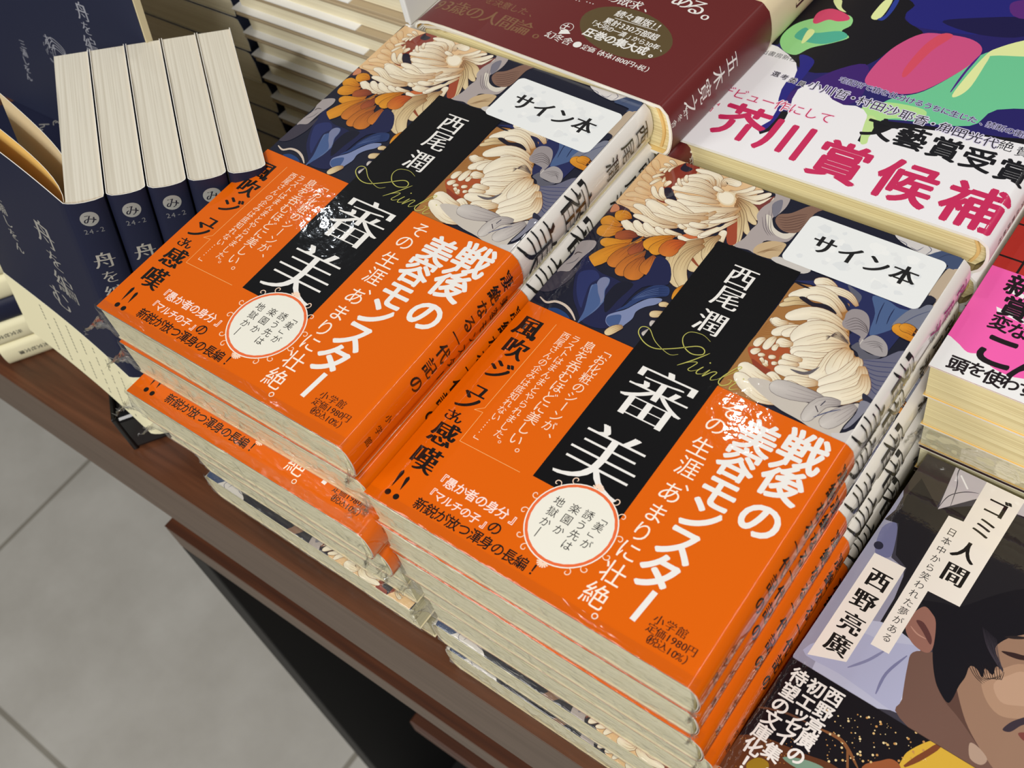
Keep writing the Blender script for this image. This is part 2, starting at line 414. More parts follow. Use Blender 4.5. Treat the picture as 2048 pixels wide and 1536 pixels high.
def sheet(name, wrap, H, base, art, mat, parent, thick=0.0003, inner=(226, 214, 180), y0=0.0, vsub=1, curved=None):
    curved = curved or (0, wrap.s[3] * 1000 - 0.4 if len(wrap.s) > 12 else 1e9)
    """folded sheet of paper: outer face (base colours by u in mm), inner face, rims and the printed artwork"""
    if art: art.wind()
    vs = []; fs = []; cs = []; sm = []
    n = len(wrap.s)
    for j in range(vsub + 1):
        v = y0 + H * j / vsub
        for i in range(n): vs.append((wrap.p[i][0], v, wrap.p[i][1])); cs.append((1, 1, 1, 1))
    def colat(u):
        for lim, c in base:
            if u <= lim: return lin(c)
        return lin(base[-1][1])
    vs = []; cs = []
    for i in range(n - 1):
        cc = colat((wrap.s[i] + wrap.s[i + 1]) * 500)
        for j in range(vsub):
            va, vb = y0 + H * j / vsub, y0 + H * (j + 1) / vsub; k = len(vs)
            vs += [(wrap.p[i][0], va, wrap.p[i][1]), (wrap.p[i + 1][0], va, wrap.p[i + 1][1]), (wrap.p[i + 1][0], vb, wrap.p[i + 1][1]), (wrap.p[i][0], vb, wrap.p[i][1])]
            cs += [cc] * 4; fs.append((k, k + 1, k + 2, k + 3)); sm.append(True)
    ci = lin(inner); inn = []
    for i in range(n):
        nx, nz = wrap.nrm(i); inn.append((wrap.p[i][0] - nx * thick, wrap.p[i][1] - nz * thick))
    for i in range(n - 1):
        k = len(vs); vs += [(inn[i][0], y0, inn[i][1]), (inn[i + 1][0], y0, inn[i + 1][1]), (inn[i + 1][0], y0 + H, inn[i + 1][1]), (inn[i][0], y0 + H, inn[i][1])]
        cs += [ci] * 4; fs.append((k + 3, k + 2, k + 1, k)); sm.append(False)
        for yy in (y0, y0 + H):
            k = len(vs); vs += [(wrap.p[i][0], yy, wrap.p[i][1]), (wrap.p[i + 1][0], yy, wrap.p[i + 1][1]), (inn[i + 1][0], yy, inn[i + 1][1]), (inn[i][0], yy, inn[i][1])]
            cs += [lin((240, 238, 230))] * 4; fs.append((k, k + 1, k + 2, k + 3) if yy > y0 else (k + 3, k + 2, k + 1, k)); sm.append(False)
    k = len(vs)
    vs += [(wrap.p[0][0], y0, wrap.p[0][1]), (wrap.p[0][0], y0 + H, wrap.p[0][1]), (inn[0][0], y0 + H, inn[0][1]), (inn[0][0], y0, inn[0][1])]
    cs += [colat(0)] * 4; fs.append((k, k + 1, k + 2, k + 3)); sm.append(False)
    k0 = len(vs)
    av = []; at = []
    if art:
        av = list(art.v); ac = list(art.c); work = list(art.t)
        while work:
            t = work.pop(); p = [av[i] for i in t]
            if curved[0] <= min(q[0] for q in p) and max(q[0] for q in p) <= curved[1]: at.append(t); continue
            e = [(p[i][0] - p[(i + 1) % 3][0]) ** 2 + 0.2 * (p[i][1] - p[(i + 1) % 3][1]) ** 2 for i in range(3)]; m_ = max(e)
            if m_ < 1.4: at.append(t); continue
            i = e.index(m_); a_, b_, c_ = t[i], t[(i + 1) % 3], t[(i + 2) % 3]; k = len(av)
            av.append(tuple((av[a_][j] + av[b_][j]) / 2 for j in range(3))); ac.append(tuple((ac[a_][j] + ac[b_][j]) / 2 for j in range(4)))
            work += [(a_, k, c_), (k, b_, c_)]
        for u, v, lay in av:
            lift = 0.0 if curved[0] <= u <= curved[1] else 0.00005 * min(1.0, max(curved[0] - u, u - curved[1]) * 2)
            vs.append(wrap.at(u / 1000.0, y0 + v / 1000.0, (lay + 4) * INK + lift))
        cs += ac
        for t in at: fs.append(tuple(i + k0 for i in t)); sm.append(False)
    o = mesh_obj(name, vs, fs, mat, parent, cols=cs)
    nsp = [tuple(wrap.nrm(min(n - 1, i))) for i in range(n)]
    # smooth normals on the folded part
    me = o.data
    nl = []
    fi = 0
    import bisect
    for pi, p_ in enumerate(me.polygons):
        for li in p_.vertices:
            vx = me.vertices[li].co
            if pi < (n - 1) * vsub:
                i = pi // vsub; q = vx.x, vx.z
                d0 = abs(wrap.p[i][0] - q[0]) + abs(wrap.p[i][1] - q[1]); d1 = abs(wrap.p[i + 1][0] - q[0]) + abs(wrap.p[i + 1][1] - q[1])
                a = nsp[i] if d0 < d1 else nsp[i + 1]; nl.append((a[0], 0, a[1]))
            else: nl.append(tuple(p_.normal))
    # art normals: take the outward side of the sheet
    if art:
        base_l = sum(len(p_.vertices) for p_ in me.polygons[:len(me.polygons) - len(at)])
        q = base_l
        for t in at:
            for i in t:
                u = av[i][0] / 1000.0; j = max(0, min(n - 2, bisect.bisect_right(wrap.s, u) - 1)); f = (u - wrap.s[j]) / (wrap.s[j + 1] - wrap.s[j]); f = max(0, min(1, f))
                a, b = nsp[j], nsp[j + 1]; nx, nz = a[0] + (b[0] - a[0]) * f, a[1] + (b[1] - a[1]) * f; l = math.hypot(nx, nz); nl[q] = (nx / l, 0, nz / l); q += 1
    me.polygons.foreach_set('use_smooth', [True] * len(me.polygons))
    me.normals_split_custom_set(nl)
    return o

ART_SIGNED = [
 ('P',(222,186,140),[(0.7,189.1),(0.2,183.2),(-0.4,167.8),(-0.6,156.8),(3.0,154.7),(8.9,154.7),(16.6,152.8),(34.9,157.4),(41.9,165.7),(48.2,187.7),(35.8,191.4),(18.5,190.5)],0),
 ('P',(62,40,52),[(-0.9,149.3),(-0.9,152.7),(1.5,155.8),(7.8,155.1),(6.6,152.6)],1),
 ('P',(200,130,95),[(0.1,155.1),(2.2,155.2),(3.7,153.1),(1.1,150.8)],1),
 ('P',(132,52,38),[(6.6,177.2),(9.2,181.9),(12.3,186.5),(14.3,188.5),(19.4,188.4),(20.0,183.2),(16.5,179.5),(15.9,175.7),(19.4,166.7),(17.2,164.4),(12.7,165.8),(12.3,171.0),(12.7,175.1),(9.2,175.9)],1),
 ('P',(30,30,45),[(13.1,183.9),(13.2,187.9),(14.4,186.5),(17.6,186.0),(16.3,183.4)],1),
 ('P',(172,62,48),[(3.1,159.6),(6.4,160.2),(9.3,160.2),(7.4,159.3)],1),
 ('Q','peach',3.2,[(14.1,161.2),(8.4,158.8),(1.1,157.6)]),
 ('Q','peach',3.2,[(12.8,163.4),(5.9,163.9),(1.1,161.5)]),
 ('Q','peach',3.2,[(10.9,166.4),(6.3,166.1),(2.6,166.7)]),
 ('Q','peach',3.2,[(9.5,168.6),(5.0,169.9),(1.7,169.8)]),
 ('Q','peach',3.2,[(8.1,171.4),(4.2,173.5),(1.2,174.6)]),
 ('Q','peach',3.2,[(6.8,175.7),(3.1,177.5),(0.5,179.2)]),
 ('Q','peach',3.2,[(6.2,179.0),(3.1,181.5),(0.8,184.0)]),
 ('Q','cream',1.6,[(9.7,181.2),(7.5,181.1),(6.0,179.4)]),
 ('Q','cream',1.6,[(10.3,182.5),(7.4,183.6),(5.7,183.3)]),
 ('Q','cream',1.6,[(11.3,184.5),(8.1,186.0),(6.8,185.8)]),
 ('Q','cream',1.6,[(9.2,178.4),(7.4,177.1),(5.6,174.7)]),
 ('Q','cream',1.6,[(9.8,175.7),(8.0,173.8),(6.9,170.8)]),
 ('Q','cream',1.1,[(9.0,183.4),(8.3,181.0),(8.4,179.0)]),
 ('Q','cream',1.1,[(11.0,184.9),(9.7,182.2),(9.9,180.3)]),
 ('Q','cream',1.1,[(9.9,177.3),(10.6,175.6),(10.7,174.2)]),
 ('Q','cream',2.2,[(16.9,165.5),(12.0,166.9),(8.5,170.6)]),
 ('Q','cream',2.2,[(17.5,166.2),(14.2,168.0),(11.9,171.8)]),
 ('Q','cream',2.2,[(13.0,172.3),(12.9,174.2),(13.6,176.1)]),
 ('Q','cream',2.2,[(14.7,164.4),(12.2,163.1),(10.0,162.5)]),
 ('P',(28,28,48),[(13.4,171.6),(15.7,172.7),(20.6,168.7),(24.3,166.7),(29.3,166.6),(34.0,168.7),(30.9,165.2),(25.7,164.5),(19.0,166.0),(15.3,168.6)],1),
 ('Q','cream',3.2,[(32.9,178.8),(30.6,185.0),(26.9,186.6),(18.9,186.2)]),
 ('Q','cream',3,[(30.2,180.9),(26.9,184.2),(22.9,183.7),(17.9,181.3)]),
 ('Q','cream',3.6,[(31.9,179.3),(25.6,181.0),(20.7,180.2),(16.8,177.7)]),
 ('Q','cream',3.6,[(33.3,178.0),(26.4,179.0),(20.8,177.7),(15.8,175.3)]),
 ('Q','cream',3.6,[(34.6,175.8),(27.4,176.1),(21.0,174.9),(15.6,173.2)]),
 ('Q','cream',3.6,[(37.0,174.1),(30.2,172.7),(24.3,170.7),(18.6,170.8)]),
 ('Q','cream',3.4,[(38.8,172.2),(34.0,169.8),(27.2,168.3),(21.2,168.2)]),
 ('Q','cream',4,[(33.5,182.5),(33.0,185.7),(36.5,186.4),(39.2,185.8)]),
 ('Q','cream',2.4,[(36.8,181.7),(39.6,181.6),(43.2,184.9),(44.6,187.9)]),
 ('P',(224,208,176),[(34.4,176.2),(33.3,179.0),(34.7,180.4),(37.1,181.1),(39.7,180.7),(41.4,178.2),(41.7,175.5),(39.8,174.0),(37.3,174.2)],1),
 ('P',(238,228,206),[(34.7,176.8),(34.2,179.0),(35.6,180.1),(37.8,180.5),(39.7,179.7),(40.9,177.7),(40.9,175.8),(39.3,174.7),(37.0,175.0)],1),
 ('Q','cream',3,[(45.1,174.4),(41.8,171.8),(38.7,171.2)]),
 ('Q','cream',3,[(45.0,173.4),(42.5,169.3),(39.8,167.0)]),
 ('Q','cream',1.6,[(20.0,178.3),(18.3,179.5),(17.4,182.0)]),
 ('Q','cream',1.4,[(19.3,175.5),(17.2,176.5),(15.3,179.0)]),
 ('Q','cream',2.2,[(35.3,180.0),(32.8,180.2),(30.2,180.9)]),
 ('Q','cream',3,[(40.2,180.5),(45.3,181.1),(49.1,183.5),(52.0,187.3)]),
 ('Q','cream',2.6,[(40.4,180.1),(46.2,179.6),(50.8,180.5),(53.9,185.8)]),
 ('Q','cream',2,[(40.0,180.9),(43.7,182.7),(46.3,185.4),(48.8,187.1)]),
 ('P',(120,60,55),[(46.6,178.9),(51.0,180.1),(53.7,186.7),(53.6,181.4),(53.0,174.6)],1),
 ('Q','tan',3,[(41.6,179.3),(47.0,178.2),(50.8,176.3),(54.3,172.4)]),
 ('Q','tan',3,[(42.0,178.5),(46.8,176.2),(49.9,173.0),(54.9,170.0)]),
 ('Q','tan',3,[(42.5,177.8),(46.8,173.8),(50.0,169.3),(55.0,164.1)]),
 ('Q','tan',3,[(42.6,176.9),(47.3,171.7),(50.9,164.3),(53.4,158.7)]),
 ('Q','tan',2.5,[(42.8,176.0),(48.0,169.3),(51.1,162.1),(53.1,156.8)]),
 ('P',(158,72,48),[(45.2,166.0),(46.4,170.3),(50.3,164.0),(53.1,158.1),(50.0,157.0)],1),
 ('Q','cream',3.0,[(48.5,154.4),(46.6,158.9),(46.0,162.2)]),
 ('Q','cream',4,[(45.2,175.4),(42.0,169.1),(35.4,165.7),(27.8,163.8)]),
 ('Q','cream',4,[(45.2,175.4),(42.0,166.2),(33.8,162.6),(23.3,159.6)]),
 ('Q','cream',4.5,[(45.6,174.6),(38.1,169.9),(30.1,165.9),(19.2,162.8)]),
 ('Q','cream',4,[(45.5,173.6),(40.2,163.9),(30.4,159.5),(18.9,156.5)]),
 ('Q','cream',3,[(45.4,172.6),(39.5,161.7),(28.6,156.7),(19.0,152.8)]),
 ('Q','cream',3.4,[(38.1,169.4),(33.2,163.1),(22.9,165.6),(16.9,166.0)]),
 ('Q','cream',3,[(35.9,167.3),(29.9,162.9),(23.7,163.1),(21.1,162.7)]),
 ('Q','cream',5.5,[(37.2,165.1),(26.5,159.7),(17.0,160.7),(11.1,162.6)]),
 ('Q','cream',3.6,[(35.4,162.3),(27.4,158.3),(19.5,156.7),(13.7,156.2)]),
 ('Q','cream',3.4,[(28.5,156.5),(18.6,155.3),(11.8,158.1),(7.3,158.3)]),
 ('Q','cream',2.8,[(29.1,155.4),(22.0,152.8),(14.6,153.7),(10.3,153.5)]),
 ('Q','cream',4.0,[(24.9,148.2),(19.6,146.9),(13.0,147.2),(7.9,149.4)]),
 ('Q','cream',3.4,[(26.2,148.8),(21.8,148.0),(16.2,148.9),(12.5,151.3)]),
 ('Q','cream',3.2,[(28.9,150.2),(24.5,149.4),(19.9,149.8),(16.5,151.9)]),
 ('Q','cream',2.6,[(31.5,151.6),(28.4,150.9),(24.1,151.0),(21.7,152.1)]),
 ('Q','cream',2.2,[(32.9,152.7),(29.8,152.1),(27.0,152.0),(25.4,152.6)]),
 ('P',(200,105,60),[(33.1,152.4),(37.9,152.5),(38.8,156.6),(34.8,154.6)],1),
 ('Q','cream',2.8,[(39.3,161.5),(36.1,159.9),(32.0,159.3)]),
 ('Q','cream',3.6,[(41.4,158.0),(36.7,156.1),(32.0,155.9)]),
 ('Q','cream',3,[(43.6,162.8),(41.2,158.3),(38.8,154.4)]),
 ('Q','cream',2.6,[(40.3,154.2),(36.7,151.0),(31.8,151.7)]),
 ('Q','cream',2.0,[(32.8,156.4),(30.7,156.3),(28.8,157.1)]),
 ('Q','cream',2.2,[(47.3,171.7),(43.8,167.2),(38.6,163.1)]),
 ('Q','cream',2.4,[(47.5,169.0),(43.2,161.3),(39.1,155.5)]),
 ('P',(28,30,50),[(42.1,162.6),(44.3,165.1),(43.6,162.9)],1),
 ('Q','tan',5.5,[(44.6,156.5),(40.7,149.9),(41.2,143.5),(47.2,139.1)]),
 ('Q','tan',5,[(45.2,157.7),(42.2,152.5),(43.5,146.9),(47.6,142.3)]),
 ('Q','tan',4,[(45.9,159.0),(44.8,153.9),(46.0,149.1),(48.6,145.1)]),
 ('Q','tan',5,[(38.6,151.6),(36.5,145.5),(39.4,138.1),(45.5,130.3)]),
 ('K',(142,72,46),1.2,[(38.2,151.8),(39.2,147.8),(42.5,144.1),(47.5,141.4)],1),
 ('Q','tan',6.0,[(41.9,154.0),(36.1,146.5),(38.2,136.4),(46.4,129.7)]),
 ('Q','tan',5.0,[(43.1,151.9),(40.4,145.1),(41.7,136.9),(48.1,129.7)]),
 ('P',(170,160,158),[(52.9,188.7),(55.1,190.3),(59.2,188.9),(60.5,183.9),(59.9,179.0),(58.8,175.6),(61.7,171.6),(66.3,170.3),(69.8,173.9),(69.8,168.0),(66.4,165.9),(61.7,163.9),(62.0,157.3),(58.7,157.4),(53.1,156.8),(54.5,162.0),(54.6,167.1),(55.1,171.0),(52.8,174.5),(52.6,179.0),(54.1,183.6),(54.0,186.8)],1),
 ('P',(215,208,195),[(55.9,176.0),(58.1,176.2),(61.5,171.9),(66.1,170.6),(70.2,173.2),(68.7,168.8),(65.1,168.3),(60.5,170.1)],1),
 ('P',(128,98,84),[(60.1,178.6),(63.8,181.4),(68.3,187.8),(73.7,188.6),(71.5,184.8),(70.8,173.9),(65.5,171.7),(60.6,174.7)],1),
 ('P',(120,118,130),[(55.2,182.2),(57.4,186.1),(59.6,180.7),(58.9,176.6)],1),
 ('K',(70,45,42),0.22,[(59.9,177.1),(63.5,178.5),(66.5,181.4),(69.4,183.3)],1),
 ('K',(70,45,42),0.22,[(60.9,176.2),(64.1,177.3),(67.1,180.1),(69.7,182.2)],1),
 ('K',(70,45,42),0.22,[(61.9,175.2),(64.7,176.1),(67.8,178.9),(70.0,181.2)],1),
 ('K',(70,45,42),0.22,[(62.9,174.2),(65.4,175.0),(68.5,177.7),(70.3,180.1)],1),
 ('K',(70,45,42),0.22,[(63.9,173.2),(66.0,173.8),(69.1,176.4),(70.5,179.1)],1),
 ('K',(70,45,42),0.22,[(64.9,172.3),(66.6,172.7),(69.8,175.2),(70.8,178.0)],1),
 ('K',(95,85,92),0.2,[(55.0,174.7),(58.3,169.9),(61.8,167.1)],1),
 ('K',(95,85,92),0.2,[(55.4,176.7),(59.1,170.3),(62.6,167.5)],1),
 ('K',(95,85,92),0.2,[(55.7,178.8),(59.9,170.7),(63.4,167.9)],1),
 ('K',(95,85,92),0.2,[(56.1,180.8),(60.6,171.1),(64.1,168.3)],1),
 ('P',(196,170,132),[(60.6,161.1),(64.2,165.2),(69.3,166.4),(70.1,163.7),(70.0,159.3),(68.6,157.2),(61.3,157.0)],1),
 ('P',(200,195,190),[(70.5,159.5),(75.8,159.2),(83.5,158.9),(80.5,155.6),(68.8,156.9)],1),
 ('K',(120,85,50),0.18,[(62.0,156.9),(64.0,159.7),(68.7,165.2)],1),
 ('K',(120,85,50),0.18,[(62.7,157.3),(64.6,160.0),(69.2,164.4)],1),
 ('K',(120,85,50),0.18,[(63.5,157.7),(65.2,160.3),(69.6,163.5)],1),
 ('K',(120,85,50),0.18,[(64.2,158.0),(65.9,160.7),(70.1,162.6)],1),
 ('Q','org',6,[(9.8,146.6),(5.2,145.7),(0.5,147.2)]),
 ('Q','org',6,[(11.0,151.4),(7.3,151.5),(4.2,149.5)]),
 ('Q','org',6.5,[(11.0,145.8),(7.0,141.9),(1.9,140.7)]),
 ('Q','rust',5.5,[(18.4,144.4),(14.7,143.4),(10.3,140.3)]),
 ('Q','org',5.5,[(17.2,142.4),(14.2,137.6),(6.5,136.0)]),
 ('Q','org',3,[(20.3,145.8),(19.3,140.2),(16.8,138.0)]),
 ('Q','org',7,[(17.5,140.2),(13.2,132.5),(8.6,122.8)]),
 ('Q','orb',7,[(19.6,141.3),(18.2,133.7),(17.3,126.4)]),
 ('Q','rust',5,[(21.1,143.5),(21.7,139.2),(20.1,135.1)]),
 ('Q','org',7,[(31.0,151.3),(26.6,145.4),(23.2,140.8)]),
 ('Q','org',6,[(30.4,150.5),(29.0,144.3),(27.3,139.3)]),
 ('Q','orr',7.5,[(36.4,150.4),(32.7,146.2),(32.6,140.3)]),
 ('Q','orb',7,[(25.2,139.5),(23.5,132.3),(22.2,124.0)]),
 ('Q','orb',8,[(25.9,136.7),(26.6,130.8),(27.7,124.2)]),
 ('Q','orb',7,[(28.7,139.0),(30.4,134.6),(30.9,129.0)]),
 ('K',(120,85,60),0.5,[(23.5,147.5),(19.5,142.7),(16.6,136.1)],1),
 ('K',(120,80,50),0.5,[(25.0,139.5),(22.6,135.1)],1),
 ('P',(32,36,72),[(5.9,132.8),(5.4,126.1),(7.7,117.3),(13.0,107.7),(18.9,102.2),(24.4,98.3),(33.0,100.5),(32.2,109.3),(33.7,123.0),(41.5,128.9),(36.7,137.8),(30.4,139.0),(31.8,128.6),(27.2,122.2),(22.0,122.1),(14.8,122.4),(7.0,126.9)],1),
 ('P',(42,50,98),[(8.9,118.8),(13.2,122.0),(17.0,119.5),(15.6,115.2),(17.9,107.7),(19.1,104.0),(14.3,108.4),(10.3,114.2)],1),
 ('P',(44,62,108),[(33.1,113.2),(34.0,119.7),(37.1,125.7),(42.1,127.9),(44.4,124.3),(41.2,121.8),(37.0,117.8),(34.4,112.2),(31.2,108.8)],1),
 ('P',(90,110,152),[(17.8,116.4),(17.3,119.2),(18.6,121.0),(20.7,121.0),(21.9,118.6),(22.4,115.3),(24.7,111.3),(24.9,108.8),(24.6,105.2),(23.1,100.2),(22.1,97.5),(21.0,103.3),(17.8,111.1),(16.4,115.2)],1),
 ('P',(118,124,156),[(17.6,117.1),(17.6,119.8),(18.9,121.0),(20.8,120.6),(21.7,118.4),(22.0,115.5),(24.1,111.9),(24.2,109.3),(20.5,113.4)],1),
 ('P',(70,92,138),[(18.2,110.5),(16.9,115.5),(18.0,116.5),(20.5,113.4),(24.0,109.7),(24.1,105.0),(22.4,98.1),(21.0,103.3)],1),
 ('P',(122,134,172),[(29.9,105.5),(31.6,108.2),(34.3,111.3),(36.5,115.9),(39.1,119.8),(42.6,121.7),(43.7,121.0),(42.7,118.4),(39.8,115.5),(38.2,112.1),(38.8,108.7),(37.9,104.8),(37.4,102.5),(34.7,101.4),(31.3,102.5)],1),
 ('P',(66,88,134),[(30.3,104.9),(32.2,107.2),(34.5,108.0),(35.9,103.7),(34.5,101.7),(31.5,102.6)],1),
 ('P',(24,26,42),[(23.9,113.5),(24.6,120.9),(30.2,122.9),(29.3,113.8),(28.6,106.5),(25.5,110.0)],1),
 ('K',(26,38,78),0.3,[(32.7,113.9),(34.7,121.4),(38.6,126.0),(42.1,127.9)],1),
 ('K',(26,38,78),0.3,[(33.2,114.7),(35.4,121.3),(39.0,125.3),(42.6,127.2)],1),
 ('K',(26,38,78),0.3,[(33.6,115.6),(36.1,121.3),(39.5,124.6),(43.0,126.5)],1),
 ('K',(26,38,78),0.3,[(34.1,116.4),(36.8,121.2),(39.9,123.9),(43.5,125.8)],1),
 ('K',(26,38,78),0.3,[(34.6,117.3),(37.6,121.2),(40.4,123.2),(43.9,125.1)],1),
 ('K',(26,38,78),0.3,[(35.1,118.1),(38.3,121.1),(40.8,122.5),(44.4,124.3)],1),
 ('K',(92,112,160),0.2,[(33.9,116.2),(35.9,121.6),(39.5,125.7)],1),
 ('K',(92,112,160),0.2,[(34.5,116.9),(36.6,121.4),(40.0,124.9)],1),
 ('K',(92,112,160),0.2,[(35.0,117.7),(37.3,121.1),(40.5,124.1)],1),
 ('K',(92,112,160),0.2,[(35.6,118.4),(37.9,120.9),(41.0,123.3)],1),
 ('P',(160,152,152),[(-0.5,131.4),(4.5,134.9),(6.4,132.1),(5.4,126.1),(5.1,122.3),(4.6,116.6),(0.8,114.6),(0.4,118.9),(1.1,124.8)],1),
 ('P',(62,58,70),[(0.8,114.6),(4.9,117.2),(6.6,122.2),(7.5,114.5),(4.8,106.0),(0.5,103.7),(0.3,107.1)],1),
 ('K',(70,60,62),0.5,[(1.6,125.1),(2.0,126.7),(3.9,127.2)],1),
 ('K',(110,105,112),0.4,[(1.5,119.5),(3.5,121.9),(4.0,124.9)],1),
 ('K',(205,190,175),1.1,[(2.3,101.2),(6.0,100.1),(9.0,102.1),(13.2,102.2),(17.3,100.5),(20.7,98.0)],1),
 ('P',(36,62,110),[(8.6,97.5),(10.8,99.5),(15.2,99.3),(18.5,97.7),(16.0,97.2)],1),
 ('Q','tan',2.4,[(47.8,119.8),(45.7,120.0),(43.7,118.9)]),
 ('Q','tan',3.2,[(47.9,116.5),(45.6,114.8),(43.1,113.5)]),
 ('Q','grey',2.8,[(47.8,111.4),(46.7,110.4),(45.5,109.8)]),
 ('Q','tan',3.4,[(37.8,103.9),(35.7,101.5),(34.1,97.8)]),
 ('Q','org',2.2,[(47.1,131.8),(46.2,127.9),(47.1,123.2)]),
 ('Q','grey',2.4,[(47.4,107.9),(46.8,105.5),(46.2,103.9)]),
 ('P',(38,44,88),[(80.9,151.7),(113.0,168.6),(124.9,158.5),(123.2,138.0),(114.3,133.1),(105.4,144.1),(92.3,153.5)],0),
 ('P',(74,96,138),[(108.0,157.7),(113.6,158.2),(118.5,156.8),(125.1,157.9),(121.1,148.5),(115.8,141.7),(114.0,143.1),(112.2,150.9)],1),
 ('P',(92,94,110),[(98.3,158.3),(100.6,157.9),(104.8,155.9),(105.0,152.0),(102.0,154.5)],1),
 ('P',(104,104,124),[(116.8,130.3),(122.5,133.8),(127.6,140.5),(134.8,136.8),(132.1,127.9),(130.4,117.4),(125.2,116.7),(120.1,124.9)],1),
 ('P',(160,112,62),[(80.7,116.2),(81.2,122.9),(81.2,130.2),(81.4,138.1),(81.2,147.6),(81.4,150.7),(86.8,152.3),(102.7,150.7),(111.3,133.4),(118.6,127.9),(123.3,122.9),(125.2,114.5),(81.8,89.9),(78.1,101.5)],0),
 ('K',(44,52,98),0.25,[(117.4,130.3),(121.9,132.0),(128.8,135.0)],1),
 ('K',(44,52,98),0.25,[(118.2,129.2),(122.8,130.2),(129.4,133.1)],1),
 ('K',(44,52,98),0.25,[(119.0,128.1),(123.7,128.4),(130.0,131.2)],1),
 ('K',(44,52,98),0.25,[(119.7,127.0),(124.5,126.6),(130.6,129.3)],1),
 ('K',(44,52,98),0.25,[(120.5,125.9),(125.4,124.9),(131.3,127.4)],1),
 ('K',(44,52,98),0.25,[(121.2,124.8),(126.2,123.1),(131.9,125.5)],1),
 ('K',(44,52,98),0.25,[(122.0,123.7),(127.1,121.4),(132.5,123.7)],1),
 ('K',(44,52,98),0.25,[(122.7,122.6),(127.9,119.6),(133.1,121.8)],1),
 ('K',(28,36,72),0.35,[(112.8,156.9),(113.4,151.6),(114.6,146.6)],1),
 ('K',(28,36,72),0.35,[(117.0,155.9),(117.1,152.0),(117.7,148.3)],1),
 ('Q','cream',4,[(95.6,155.2),(90.9,156.1),(87.3,154.2)]),
 ('Q','cream',3.4,[(105.5,151.0),(101.0,154.0),(95.0,154.1),(88.6,152.4)]),
 ('Q','cream',5,[(102.9,146.7),(97.0,150.2),(90.1,150.6),(82.5,144.1)]),
 ('Q','cream',3.2,[(103.2,143.7),(97.8,147.3),(93.4,148.3),(88.4,146.8)]),
 ('Q','tan',2.4,[(90.9,144.4),(85.8,142.5),(81.7,138.7)]),
 ('Q','tan',2,[(89.8,145.5),(84.9,144.2),(82.1,141.4)]),
 ('Q','cream',3,[(90.6,133.6),(85.9,131.1),(82.1,132.3)]),
 ('P',(30,28,40),[(81.3,151.0),(84.2,151.3),(87.5,150.9),(85.4,150.3)],1),
 ('P',(32,28,40),[(86.2,145.2),(87.7,146.5),(91.5,145.6),(95.2,146.7),(98.3,146.3),(101.0,144.5),(97.0,144.4),(91.9,143.7)],1),
 ('P',(34,38,66),[(97.5,152.1),(100.3,151.9),(103.1,149.7),(104.4,148.4),(103.6,147.6),(101.0,149.8)],1),
 ('P',(168,82,46),[(81.6,116.7),(85.0,119.4),(88.2,123.5),(94.5,123.0),(96.7,121.1),(93.0,119.1),(94.0,115.0),(93.2,109.9),(87.2,111.2)],1),
 ('P',(140,60,40),[(85.1,113.2),(90.2,112.1),(93.3,111.9),(93.8,108.4),(98.8,106.2),(101.2,106.1),(94.0,105.4),(88.9,109.1)],1),
 ('K',(150,95,45),0.22,[(81.1,122.0),(84.1,124.9),(86.4,125.7)],1),
 ('K',(150,95,45),0.22,[(81.2,123.0),(83.9,125.7),(86.2,126.7)],1),
 ('K',(150,95,45),0.22,[(81.3,123.9),(83.6,126.6),(86.0,127.6)],1),
 ('K',(150,95,45),0.22,[(81.3,124.8),(83.4,127.4),(85.7,128.5)],1),
 ('K',(150,95,45),0.22,[(81.4,125.8),(83.2,128.3),(85.5,129.5)],1),
 ('K',(150,95,45),0.22,[(81.5,126.7),(83.0,129.1),(85.3,130.4)],1),
 ('K',(150,95,45),0.22,[(81.6,127.7),(82.7,130.0),(85.1,131.3)],1),
 ('K',(150,95,45),0.22,[(81.7,128.6),(82.5,130.8),(84.9,132.3)],1),
 ('Q','cream',6,[(107.6,139.7),(99.8,141.8),(92.9,140.6),(86.2,134.9)]),
 ('Q','cream',3,[(108.5,137.8),(102.8,138.7),(97.2,138.1),(93.6,136.9)]),
 ('Q','cream',3.5,[(88.4,133.3),(85.5,131.7),(82.6,132.6)]),
 ('Q','cream',4.2,[(96.2,134.3),(90.4,131.1),(85.6,126.1)]),
 ('Q','cream',4.2,[(98.5,135.5),(93.8,132.2),(88.8,127.4)]),
 ('Q','cream',8,[(110.1,134.7),(102.3,136.8),(96.6,133.7),(93.5,126.4)]),
 ('Q','cream',7,[(111.0,134.0),(104.2,133.1),(99.0,127.9),(94.7,123.1)]),
 ('Q','cream',6,[(111.3,133.4),(106.1,129.4),(101.1,125.1),(94.8,122.4)]),
 ('Q','cream',5,[(111.2,132.6),(107.7,126.4),(102.2,123.0),(96.4,121.7)]),
 ('Q','cream',5,[(111.2,131.4),(106.6,122.8),(102.1,120.3),(96.6,118.0)]),
 ('Q','cream',4,[(94.4,125.4),(91.3,124.4),(88.7,124.2)]),
 ('Q','cream',3,[(87.6,125.6),(87.0,122.9),(86.8,118.8)]),
 ('Q','cream',2.8,[(84.9,123.3),(83.6,121.4),(83.4,118.5)]),
 ('Q','cream',2.6,[(85.7,118.2),(84.6,116.8),(83.7,115.2)]),
 ('Q','cream',1.6,[(88.4,116.6),(87.3,116.3),(86.1,115.7)]),
 ('Q','cream',2,[(90.2,123.1),(89.6,121.5),(89.9,119.8)]),
 ('Q','cream',1.8,[(92.0,117.7),(91.0,117.2),(89.7,116.5)]),
 ('Q','cream',2,[(91.4,112.8),(90.0,113.6),(89.6,114.9)]),
 ('Q','cream',1.4,[(89.6,113.3),(88.3,114.5),(87.5,114.9)]),
 ('Q','cream',1.6,[(93.7,115.6),(92.8,115.1),(91.9,114.6)]),
